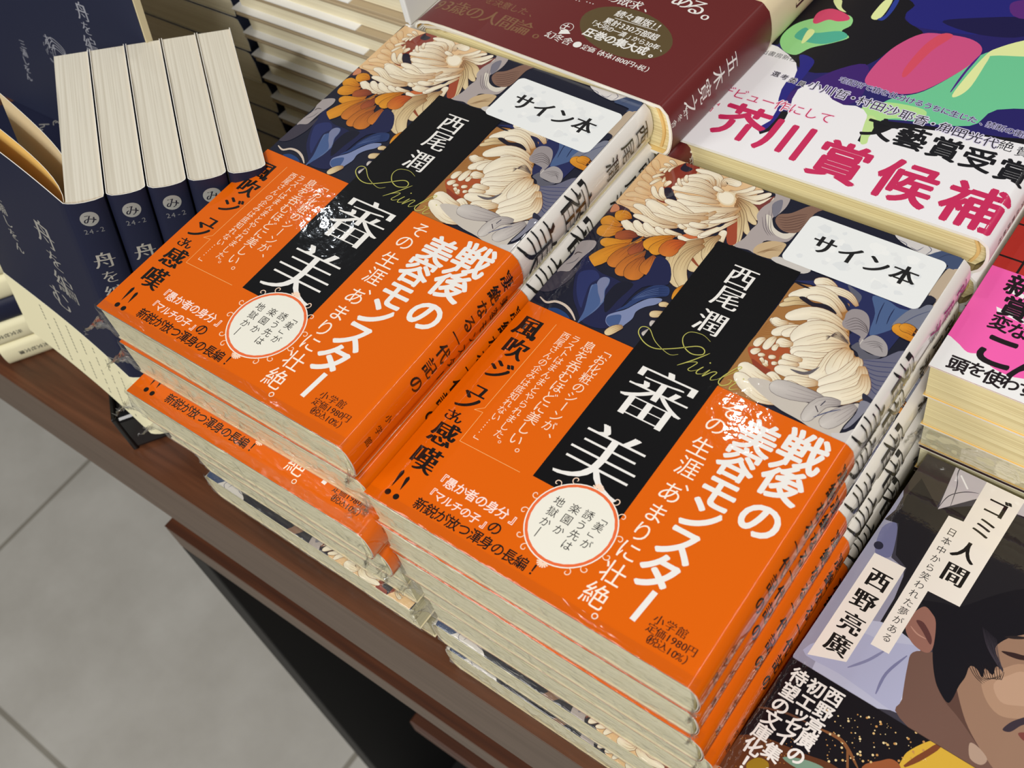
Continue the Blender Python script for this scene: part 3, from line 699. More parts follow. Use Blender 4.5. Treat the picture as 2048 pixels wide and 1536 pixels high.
 ('Q','cream',3.4,[(100.4,120.8),(96.6,119.5),(93.5,119.3)]),
 ('Q','cream',3,[(100.4,118.5),(96.6,116.8),(93.5,116.6)]),
 ('Q','cream',5,[(108.3,116.8),(102.3,115.0),(93.8,113.3)]),
 ('Q','cream',5,[(111.2,131.4),(108.5,127.6),(108.5,119.2),(105.6,115.3)]),
 ('Q','cream',8.5,[(111.8,132.5),(111.8,127.9),(112.5,122.6),(111.8,118.8)]),
 ('Q','cream',5.5,[(115.5,130.7),(116.6,127.5),(114.9,120.5),(109.2,113.9)]),
 ('Q','cream',6,[(118.6,127.9),(120.5,122.9),(117.0,116.4),(110.6,111.3)]),
 ('Q','cream',6,[(121.0,125.4),(123.0,119.1),(118.7,113.0),(112.4,109.4)]),
 ('Q','cream',5,[(109.5,114.5),(103.8,112.1),(99.0,110.1)]),
 ('Q','cream',5,[(111.6,110.4),(106.4,108.3),(99.4,109.6)]),
 ('Q','cream',4,[(100.6,107.2),(96.0,109.2),(92.9,110.5)]),
 ('Q','cream',6,[(106.5,103.9),(99.0,104.8),(90.6,105.0)]),
 ('Q','cream',6,[(95.8,107.5),(90.1,107.0),(82.7,109.5)]),
 ('Q','cream',6,[(102.1,101.4),(94.7,100.9),(83.3,105.2)]),
 ('K',(92,78,74),0.2,[(110.6,134.2),(106.2,134.9),(102.1,134.3)],1),
 ('K',(92,78,74),0.2,[(110.6,134.4),(106.0,135.4),(102.3,133.9)],1),
 ('K',(92,78,74),0.2,[(110.5,134.5),(105.8,135.8),(102.5,133.6)],1),
 ('K',(92,78,74),0.2,[(110.4,134.6),(105.6,136.2),(102.7,133.2)],1),
 ('K',(92,78,74),0.2,[(110.4,134.7),(105.4,136.6),(102.9,132.8)],1),
 ('K',(92,78,74),0.2,[(110.3,134.8),(105.2,137.0),(103.1,132.5)],1),
 ('K',(92,78,74),0.2,[(110.2,135.0),(105.0,137.4),(103.3,132.1)],1),
 ('P',(100,94,98),[(98.5,115.5),(103.2,116.6),(105.7,119.6),(106.7,120.9),(105.4,116.7),(102.3,115.0)],1),
 ('P',(150,142,144),[(103.7,146.4),(104.7,149.0),(107.7,150.1),(110.6,148.9),(112.8,145.6),(114.1,141.6),(114.0,138.4),(114.0,136.1),(112.6,137.7),(112.5,139.2),(109.3,139.8),(105.8,140.3),(104.4,141.9),(104.2,144.2)],1),
 ('P',(192,186,182),[(113.6,136.3),(113.5,138.2),(112.6,140.0),(113.8,138.3),(115.0,139.8),(114.9,138.9),(114.4,135.9)],1),
 ('P',(160,154,155),[(114.1,135.3),(114.3,139.0),(115.8,141.7),(118.5,142.0),(121.6,140.2),(123.3,137.3),(123.4,135.4),(121.1,134.2),(116.5,134.4)],1),
 ('P',(92,92,104),[(111.8,133.7),(113.1,136.8),(114.6,134.9),(118.3,133.8),(122.2,134.4),(120.0,132.0),(116.7,130.6),(114.6,132.5)],1),
 ('P',(40,44,82),[(109.0,138.0),(110.0,139.4),(112.6,138.4),(112.6,136.5),(111.4,134.3)],1),
 ('K',(72,62,66),0.2,[(105.0,142.6),(107.4,145.9),(111.4,144.9),(113.5,142.9)],1),
 ('K',(72,62,66),0.2,[(105.6,141.9),(108.2,145.0),(112.0,144.1),(113.7,142.6)],1),
 ('K',(72,62,66),0.2,[(106.3,141.1),(108.9,144.0),(112.5,143.3),(113.8,142.3)],1),
 ('K',(72,62,66),0.2,[(107.0,140.4),(109.7,143.0),(113.1,142.5),(114.0,141.9)],1),
 ('K',(72,62,66),0.2,[(107.6,139.6),(110.5,142.0),(113.6,141.7),(114.1,141.6)],1),
 ('K',(90,84,88),0.2,[(114.6,137.2),(117.4,139.5),(120.5,139.6)],1),
 ('K',(90,84,88),0.2,[(115.8,137.1),(118.3,139.0),(121.0,138.6)],1),
 ('K',(90,84,88),0.2,[(117.0,136.9),(119.1,138.5),(121.5,137.5)],1),
 ('K',(90,84,88),0.2,[(118.2,136.8),(119.9,138.0),(122.0,136.4)],1),
 ('P',(196,188,178),[(88.3,104.6),(94.8,107.6),(101.1,105.7),(112.1,105.9),(119.6,109.0),(124.5,113.5),(125.2,109.3),(124.4,103.0),(123.6,95.8),(111.7,98.1),(101.7,99.4)],1),
 ('Q','grey',7,[(114.0,109.4),(104.3,107.5),(95.9,106.5)]),
 ('Q','grey',5,[(119.6,110.8),(114.0,107.6),(112.4,98.5)]),
 ('Q','grey',6,[(124.2,112.2),(121.2,105.8),(118.2,99.5)]),
 ('P',(40,42,60),[(124.0,118.0),(128.2,116.8),(129.4,115.2),(125.4,115.2)],1),
 ('P',(128,128,142),[(124.7,114.8),(128.2,115.0),(127.6,110.7),(126.4,104.2),(124.8,102.1),(125.6,109.5)],1),
 ('P',(200,196,194),[(122.3,98.4),(126.2,101.2),(131.0,109.1),(128.6,96.4)],1),
 ('K',(60,70,110),0.4,[(114.5,101.4),(117.7,105.6),(120.7,108.5)],1),
 ('K',(50,50,70),0.35,[(114.4,106.7),(114.9,109.3)],1),
 ('K',(60,50,60),0.35,[(113.0,105.9),(114.9,104.0)],1),
 ('P',(206,202,200),[(102.5,188.8),(117.6,190.3),(119.7,188.4),(116.3,184.2),(113.2,183.8),(105.7,185.5)],1),
 ('P',(66,80,112),[(116.5,183.7),(120.7,188.9),(124.7,189.1),(128.1,186.7),(128.9,183.0),(124.4,180.6),(124.4,182.4),(120.9,183.0)],1),
 ('P',(186,168,146),[(124.7,179.9),(126.4,181.5),(129.5,182.7),(130.6,175.7),(130.4,161.8),(127.7,162.6),(127.4,165.9),(124.3,166.6)],1),
 ('P',(120,124,140),[(119.4,148.6),(121.0,156.3),(123.8,160.6),(127.4,163.1),(129.6,159.2),(130.2,151.7),(129.3,146.8),(122.5,149.7)],1),
 ('Q','org',5.5,[(132.4,145.3),(126.7,147.6),(119.8,148.6)]),
 ('Q','org',4,[(130.6,147.5),(125.6,149.8),(121.9,149.4)]),
 ('K',(70,78,112),0.3,[(122.1,150.6),(124.4,155.8),(127.8,160.5)],1),
 ('K',(50,60,90),0.3,[(119.8,183.6),(122.3,187.3),(126.3,188.2)],1),
 ('P',(34,36,52),[(124.3,166.6),(127.9,165.6),(125.5,162.1),(123.9,159.5)],1),
 ('K',(60,62,100),0.25,[(103.7,186.3),(107.3,185.7),(108.0,184.2)],1),
 ('K',(60,62,100),0.25,[(109.4,184.9),(112.1,184.4),(113.4,186.9)],1),
 ('K',(60,62,100),0.25,[(115.6,183.8),(116.4,186.7),(114.5,188.1)],1),
 ('R',(9,9,12),(46.8,35.2),(81.0,156.2)),
 ('T','西',(63.5,144.3),11.5,(236,234,230),'m'),
 ('T','尾',(64.3,133.4),11.5,(236,234,230),'m'),
 ('T','潤',(64.6,120.5),11.5,(236,234,230),'m'),
 ('K',(190,188,95),0.36,[(62,102.5),(59,101),(52,103.5),(47,107.5),(44,107),(44.5,104),(49,101.2),(54,101),(60,104.5),(66,108.8),(69,108.6),(69.5,106.5),(66,105),(62,106.5),(59.5,110),(60.5,113.2),(65,114.2),(69,112.8)],1),
 ('K',(190,188,95),0.38,[(64.2,98.2),(68,103),(71.5,108.2)],1),
 ('K',(190,188,95),0.28,[(65.4,99.8),(68,102),(69.8,102.6),(69.2,100.6),(68.4,98.6),(69.6,98.3),(71.4,99.8)],1),
 ('K',(190,188,95),0.34,[(71.4,99.8),(72.6,102),(71.6,99.6),(72,98.3),(73.8,99.2)],1),
 ('K',(190,188,95),0.5,[(73.6,104.4),(73.9,104.8)],1),
 ('K',(190,188,95),0.3,[(73.8,99.2),(75.2,102),(74.2,98.3),(76.4,101.6),(77.9,102),(77.2,99.6),(77.6,98.3),(79.4,99.6)],1),
 ('K',(190,188,95),0.36,[(79.4,99.6),(82.6,104.6),(84.2,107.8),(83,107.6),(80.6,102),(80.3,98.9),(82,98.1),(83.8,99.8),(83.8,101.6),(82.6,101.2)],1),
 ('K',(190,188,95),0.32,[(83.8,101.4),(85.6,101.6),(84.8,99),(85.4,98),(87.6,99.6)],1),
 ('K',(190,188,95),0.5,[(87.0,103.9),(87.3,104.2)],1),
 ('T','西',(137.6,180),9.5,(30,30,32),'m'),
 ('T','尾',(137.6,169.5),9.5,(30,30,32),'m'),
 ('T','潤',(137.6,158.5),9.5,(30,30,32),'m'),
 ('T','審',(138.2,134),21,(30,30,32),'M'),
 ('T','美',(138.2,110),22,(30,30,32),'M'),
]
ART_SIGNED_OBI = [
 ('R',(9,9,12),(46.8,35.2),(81.0,97.4)),
 ('T','審',(65.3,82.7),26,(236,234,230),'M'),
 ('T','美',(63.6,52.5),28,(236,234,230),'M'),
 ('T','風',(7.6,86.7),10.607999999999999,(26,22,20),'k'),
 ('T','吹',(9.1,76.3),9.984,(26,22,20),'k'),
 ('T','ジ',(9.7,65.3),9.984,(26,22,20),'k'),
 ('T','ュ',(9.4,55.2),8.84,(26,22,20),'k'),
 ('T','ン',(8.1,49.1),9.984,(26,22,20),'k'),
 ('T','さ',(6.3,41.1),5.2,(26,22,20),'k'),
 ('T','ん',(9.3,41.1),5.2,(26,22,20),'k'),
 ('T','感',(9.6,33.2),10.607999999999999,(26,22,20),'k'),
 ('T','嘆',(10.2,21.6),11.024,(26,22,20),'k'),
 ('D',(26,22,20),1.5,[(6.7,14.4),(7.0,7.0)]),
 ('D',(26,22,20),1.5,[(10.0,13.2),(10.6,7.3)]),
 ('C',(26,22,20),1.15,(7.3,4.7)),
 ('C',(26,22,20),1.15,(11.1,4.6)),
 ('T','「',(39.5,91.5),4.9,(245,222,200),'gv'),
 ('T','お',(39.5,86.9),4.9,(245,222,200),'gv'),
 ('T','化',(39.6,82.3),4.9,(245,222,200),'gv'),
 ('T','粧',(39.6,77.6),4.9,(245,222,200),'gv'),
 ('T','の',(39.6,73.0),4.9,(245,222,200),'gv'),
 ('T','シ',(39.7,68.4),4.9,(245,222,200),'gv'),
 ('T','ー',(39.7,63.8),4.9,(245,222,200),'gv'),
 ('T','ン',(39.7,59.1),4.9,(245,222,200),'gv'),
 ('T','が',(39.8,54.5),4.9,(245,222,200),'gv'),
 ('T','、',(39.8,49.9),4.9,(245,222,200),'gv'),
 ('T','息',(32.4,89.8),5.35,(245,222,200),'gv'),
 ('T','を',(32.5,84.8),5.35,(245,222,200),'gv'),
 ('T','呑',(32.6,79.7),5.35,(245,222,200),'gv'),
 ('T','む',(32.6,74.6),5.35,(245,222,200),'gv'),
 ('T','ほ',(32.7,69.6),5.35,(245,222,200),'gv'),
 ('T','ど',(32.8,64.5),5.35,(245,222,200),'gv'),
 ('T','に',(32.9,59.5),5.35,(245,222,200),'gv'),
 ('T','美',(33.0,54.4),5.35,(245,222,200),'gv'),
 ('T','し',(33.0,49.4),5.35,(245,222,200),'gv'),
 ('T','い',(33.1,44.3),5.35,(245,222,200),'gv'),
 ('T','。',(33.2,39.3),5.35,(245,222,200),'gv'),
 ('T','ラ',(26.2,90.3),3.85,(245,222,200),'gv'),
 ('T','ス',(26.2,86.7),3.85,(245,222,200),'gv'),
 ('T','ト',(26.3,83.0),3.85,(245,222,200),'gv'),
 ('T','は',(26.3,79.4),3.85,(245,222,200),'gv'),
 ('T','ま',(26.3,75.8),3.85,(245,222,200),'gv'),
 ('T','ん',(26.3,72.1),3.85,(245,222,200),'gv'),
 ('T','ま',(26.4,68.5),3.85,(245,222,200),'gv'),
 ('T','と',(26.4,64.8),3.85,(245,222,200),'gv'),
 ('T','や',(26.4,61.2),3.85,(245,222,200),'gv'),
 ('T','ら',(26.5,57.6),3.85,(245,222,200),'gv'),
 ('T','れ',(26.5,53.9),3.85,(245,222,200),'gv'),
 ('T','ま',(26.5,50.3),3.85,(245,222,200),'gv'),
 ('T','し',(26.5,46.7),3.85,(245,222,200),'gv'),
 ('T','た',(26.6,43.0),3.85,(245,222,200),'gv'),
 ('T','。',(26.6,39.4),3.85,(245,222,200),'gv'),
 ('T','西',(22.0,89.9),3.68,(245,222,200),'gv'),
 ('T','尾',(21.9,86.4),3.68,(245,222,200),'gv'),
 ('T','さ',(21.9,83.0),3.68,(245,222,200),'gv'),
 ('T','ん',(21.8,79.5),3.68,(245,222,200),'gv'),
 ('T','の',(21.8,76.0),3.68,(245,222,200),'gv'),
 ('T','企',(21.7,72.5),3.68,(245,222,200),'gv'),
 ('T','み',(21.6,69.1),3.68,(245,222,200),'gv'),
 ('T','は',(21.6,65.6),3.68,(245,222,200),'gv'),
 ('T','底',(21.5,62.1),3.68,(245,222,200),'gv'),
 ('T','知',(21.5,58.6),3.68,(245,222,200),'gv'),
 ('T','れ',(21.4,55.2),3.68,(245,222,200),'gv'),
 ('T','な',(21.3,51.7),3.68,(245,222,200),'gv'),
 ('T','い',(21.3,48.2),3.68,(245,222,200),'gv'),
 ('T','…',(21.2,44.7),3.68,(245,222,200),'gv'),
 ('T','…',(21.2,41.3),3.68,(245,222,200),'gv'),
 ('T','」',(21.1,37.8),3.68,(245,222,200),'gv'),
 ('K',(245,190,120),0.16,[(15.9,92.8),(15.4,49.3)],0),
 ('K',(245,190,120),0.16,[(15.4,49.3),(12.5,46.9)],0),
 ('K',(245,190,120),0.16,[(12.5,46.9),(16.0,47.4)],0),
 ('K',(245,190,120),0.16,[(16.0,47.4),(16.2,33.7)],0),
 ('K',(245,190,120),0.16,[(16.2,33.7),(42.2,34.1)],0),
 ('T','『',(20.1,18.3),4.69,(250,225,215),'bh'),
 ('T','愚',(24.5,18.3),4.69,(250,225,215),'bh'),
 ('T','か',(29.0,18.4),4.69,(250,225,215),'bh'),
 ('T','者',(33.4,18.4),4.69,(250,225,215),'bh'),
 ('T','の',(37.8,18.4),4.69,(250,225,215),'bh'),
 ('T','身',(42.2,18.4),4.69,(250,225,215),'bh'),
 ('T','分',(46.7,18.5),4.69,(250,225,215),'bh'),
 ('T','』',(51.1,18.5),4.69,(250,225,215),'bh'),
 ('T','『',(20.2,12.3),4.13,(250,225,215),'bh'),
 ('T','マ',(24.1,12.3),4.13,(250,225,215),'bh'),
 ('T','ル',(28.0,12.2),4.13,(250,225,215),'bh'),
 ('T','チ',(31.9,12.2),4.13,(250,225,215),'bh'),
 ('T','の',(35.8,12.2),4.13,(250,225,215),'bh'),
 ('T','子',(39.7,12.1),4.13,(250,225,215),'bh'),
 ('T','』',(43.6,12.1),4.13,(250,225,215),'bh'),
 ('T','の',(47.8,12.6),5.4,(26,22,20),'bh'),
 ('T','新',(20.5,6.6),4.97,(26,22,20),'bh'),
 ('T','鋭',(25.2,6.6),4.97,(26,22,20),'bh'),
 ('T','が',(29.9,6.7),4.97,(26,22,20),'bh'),
 ('T','放',(34.6,6.7),4.97,(26,22,20),'bh'),
 ('T','つ',(39.3,6.8),4.97,(26,22,20),'bh'),
 ('T','渾',(44.0,6.8),4.97,(26,22,20),'bh'),
 ('T','身',(48.6,6.8),4.97,(26,22,20),'bh'),
 ('T','の',(53.3,6.9),4.97,(26,22,20),'bh'),
 ('T','長',(58.0,6.9),4.97,(26,22,20),'bh'),
 ('T','編',(62.7,7.0),4.97,(26,22,20),'bh'),
 ('T','！',(67.4,7.0),4.97,(26,22,20),'bh'),
 ('T','戦',(118.2,87.8),15.6,(236,234,230),'B'),
 ('T','後',(118.1,74.4),15.2,(236,234,230),'B'),
 ('T','の',(118.9,58.7),15,(236,234,230),'B'),
 ('T','美',(103.3,85.3),13.8,(236,234,230),'B'),
 ('T','容',(102.5,73.4),13.8,(236,234,230),'B'),
 ('T','モ',(102.8,60.6),14,(236,234,230),'B'),
 ('T','ン',(102.3,50.9),14.4,(236,234,230),'B'),
 ('T','ス',(101.9,38.7),14.6,(236,234,230),'B'),
 ('T','タ',(101.3,26.4),15,(236,234,230),'B'),
 ('D2',(236,234,230),2.0,[(104.2,20.7),(103.2,9.1)]),
 ('T','そ',(90.1,90.5),8,(248,235,220),'g'),
 ('T','の',(88.9,82.8),8,(248,235,220),'g'),
 ('T','生',(89.1,72.7),8.4,(248,235,220),'g'),
 ('T','涯',(89.6,64.0),8.4,(248,235,220),'g'),
 ('T','、',(93.3,59.1),7,(248,235,220),'g'),
 ('T','あ',(89.7,53.1),8.4,(248,235,220),'g'),
 ('T','ま',(89.6,44.2),8,(248,235,220),'g'),
 ('T','り',(89.5,36.0),8,(248,235,220),'g'),
 ('T','に',(89.6,28.2),8,(248,235,220),'g'),
 ('T','壮',(89.8,19.3),8.8,(248,235,220),'g'),
 ('T','絶',(89.2,10.1),9,(248,235,220),'g'),
 ('T','。',(92.9,6.2),7,(248,235,220),'g'),
 ('T','小',(110.2,13.4),3.6,(26,22,20),'mh'),
 ('T','学',(114.2,13.5),3.6,(26,22,20),'mh'),
 ('T','館',(118.1,13.6),3.6,(26,22,20),'mh'),
 ('T','定',(109.7,10.0),3.43,(26,22,20),'mh'),
 ('T','価',(112.9,10.0),3.43,(26,22,20),'mh'),
 ('T','1',(115.5,10.1),3.43,(26,22,20),'mh'),
 ('T','9',(117.3,10.1),3.43,(26,22,20),'mh'),
 ('T','8',(119.1,10.1),3.43,(26,22,20),'mh'),
 ('T','0',(120.9,10.2),3.43,(26,22,20),'mh'),
 ('T','円',(123.4,10.2),3.43,(26,22,20),'mh'),
 ('T','（',(109.5,6.8),3.4,(26,22,20),'mh'),
 ('T','税',(112.1,6.8),3.4,(26,22,20),'mh'),
 ('T','込',(115.3,6.8),3.4,(26,22,20),'mh'),
 ('T','1',(117.8,6.7),3.4,(26,22,20),'mh'),
 ('T','0',(119.6,6.7),3.4,(26,22,20),'mh'),
 ('T','%',(121.4,6.7),3.4,(26,22,20),'mh'),
 ('T','）',(123.3,6.7),3.4,(26,22,20),'mh'),
 ('C',(225,95,30),15.2,(68.6,26.4)),
 ('RING',(240,235,225),15.6,15.15,(68.6,26.4)),
 ('RING',(235,110,60),15.0,14.2,(68.6,26.4)),
 ('C',(236,234,222),14.2,(68.6,26.4)),
 ('CURLS',(246,215,190),15.6,(68.6,26.4)),
 ('T','「',(76.7,33.8),3.75,(26,22,20),'gv'),
 ('T','美',(76.7,30.3),3.75,(26,22,20),'gv'),
 ('T','」',(76.8,26.7),3.75,(26,22,20),'gv'),
 ('T','が',(76.8,23.2),3.75,(26,22,20),'gv'),
 ('T','誘',(71.5,32.3),3.9,(26,22,20),'gv'),
 ('T','う',(71.5,28.1),3.9,(26,22,20),'gv'),
 ('T','先',(71.6,23.9),3.9,(26,22,20),'gv'),
 ('T','は',(71.6,19.7),3.9,(26,22,20),'gv'),
 ('T','楽',(66.4,31.9),3.9,(26,22,20),'gv'),
 ('T','園',(66.3,27.4),3.9,(26,22,20),'gv'),
 ('T','か',(66.3,22.9),3.9,(26,22,20),'gv'),
 ('T','地',(60.4,31.6),3.9,(26,22,20),'gv'),
 ('T','獄',(60.6,27.3),3.9,(26,22,20),'gv'),
 ('T','か',(60.8,23.1),3.9,(26,22,20),'gv'),
 ('T','―',(61.0,18.8),3.9,(26,22,20),'gv'),
 ('T','凄',(134.4,89.0),6.6,(30,16,8),'kv'),
 ('T','絶',(134.4,81.4),6.6,(30,16,8),'kv'),
 ('T','な',(134.4,73.8),6.6,(30,16,8),'kv'),
 ('T','る',(134.4,66.2),6.6,(30,16,8),'kv'),
 ('T','一',(134.4,58.6),6.6,(30,16,8),'kv'),
 ('T','代',(134.4,51.0),6.6,(30,16,8),'kv'),
 ('T','記',(134.4,43.400000000000006),6.6,(30,16,8),'kv'),
 ('T','の',(134.4,35.800000000000004),6.6,(30,16,8),'kv'),
 ('T','美',(142.0,85.0),5.2,(40,22,12),'bv'),
 ('T','容',(142.0,78.6),5.2,(40,22,12),'bv'),
 ('T','モ',(142.0,72.2),5.2,(40,22,12),'bv'),
 ('T','ン',(142.0,65.8),5.2,(40,22,12),'bv'),
 ('T','ス',(142.0,59.4),5.2,(40,22,12),'bv'),
 ('T','タ',(142.0,53.0),5.2,(40,22,12),'bv'),
 ('T','ー',(142.0,46.599999999999994),5.2,(40,22,12),'bv'),
 ('T','小',(135.5,20.0),3.4,(40,22,12),'m'),
 ('T','学',(135.5,14.6),3.4,(40,22,12),'m'),
 ('T','館',(135.5,9.2),3.4,(40,22,12),'m'),
]
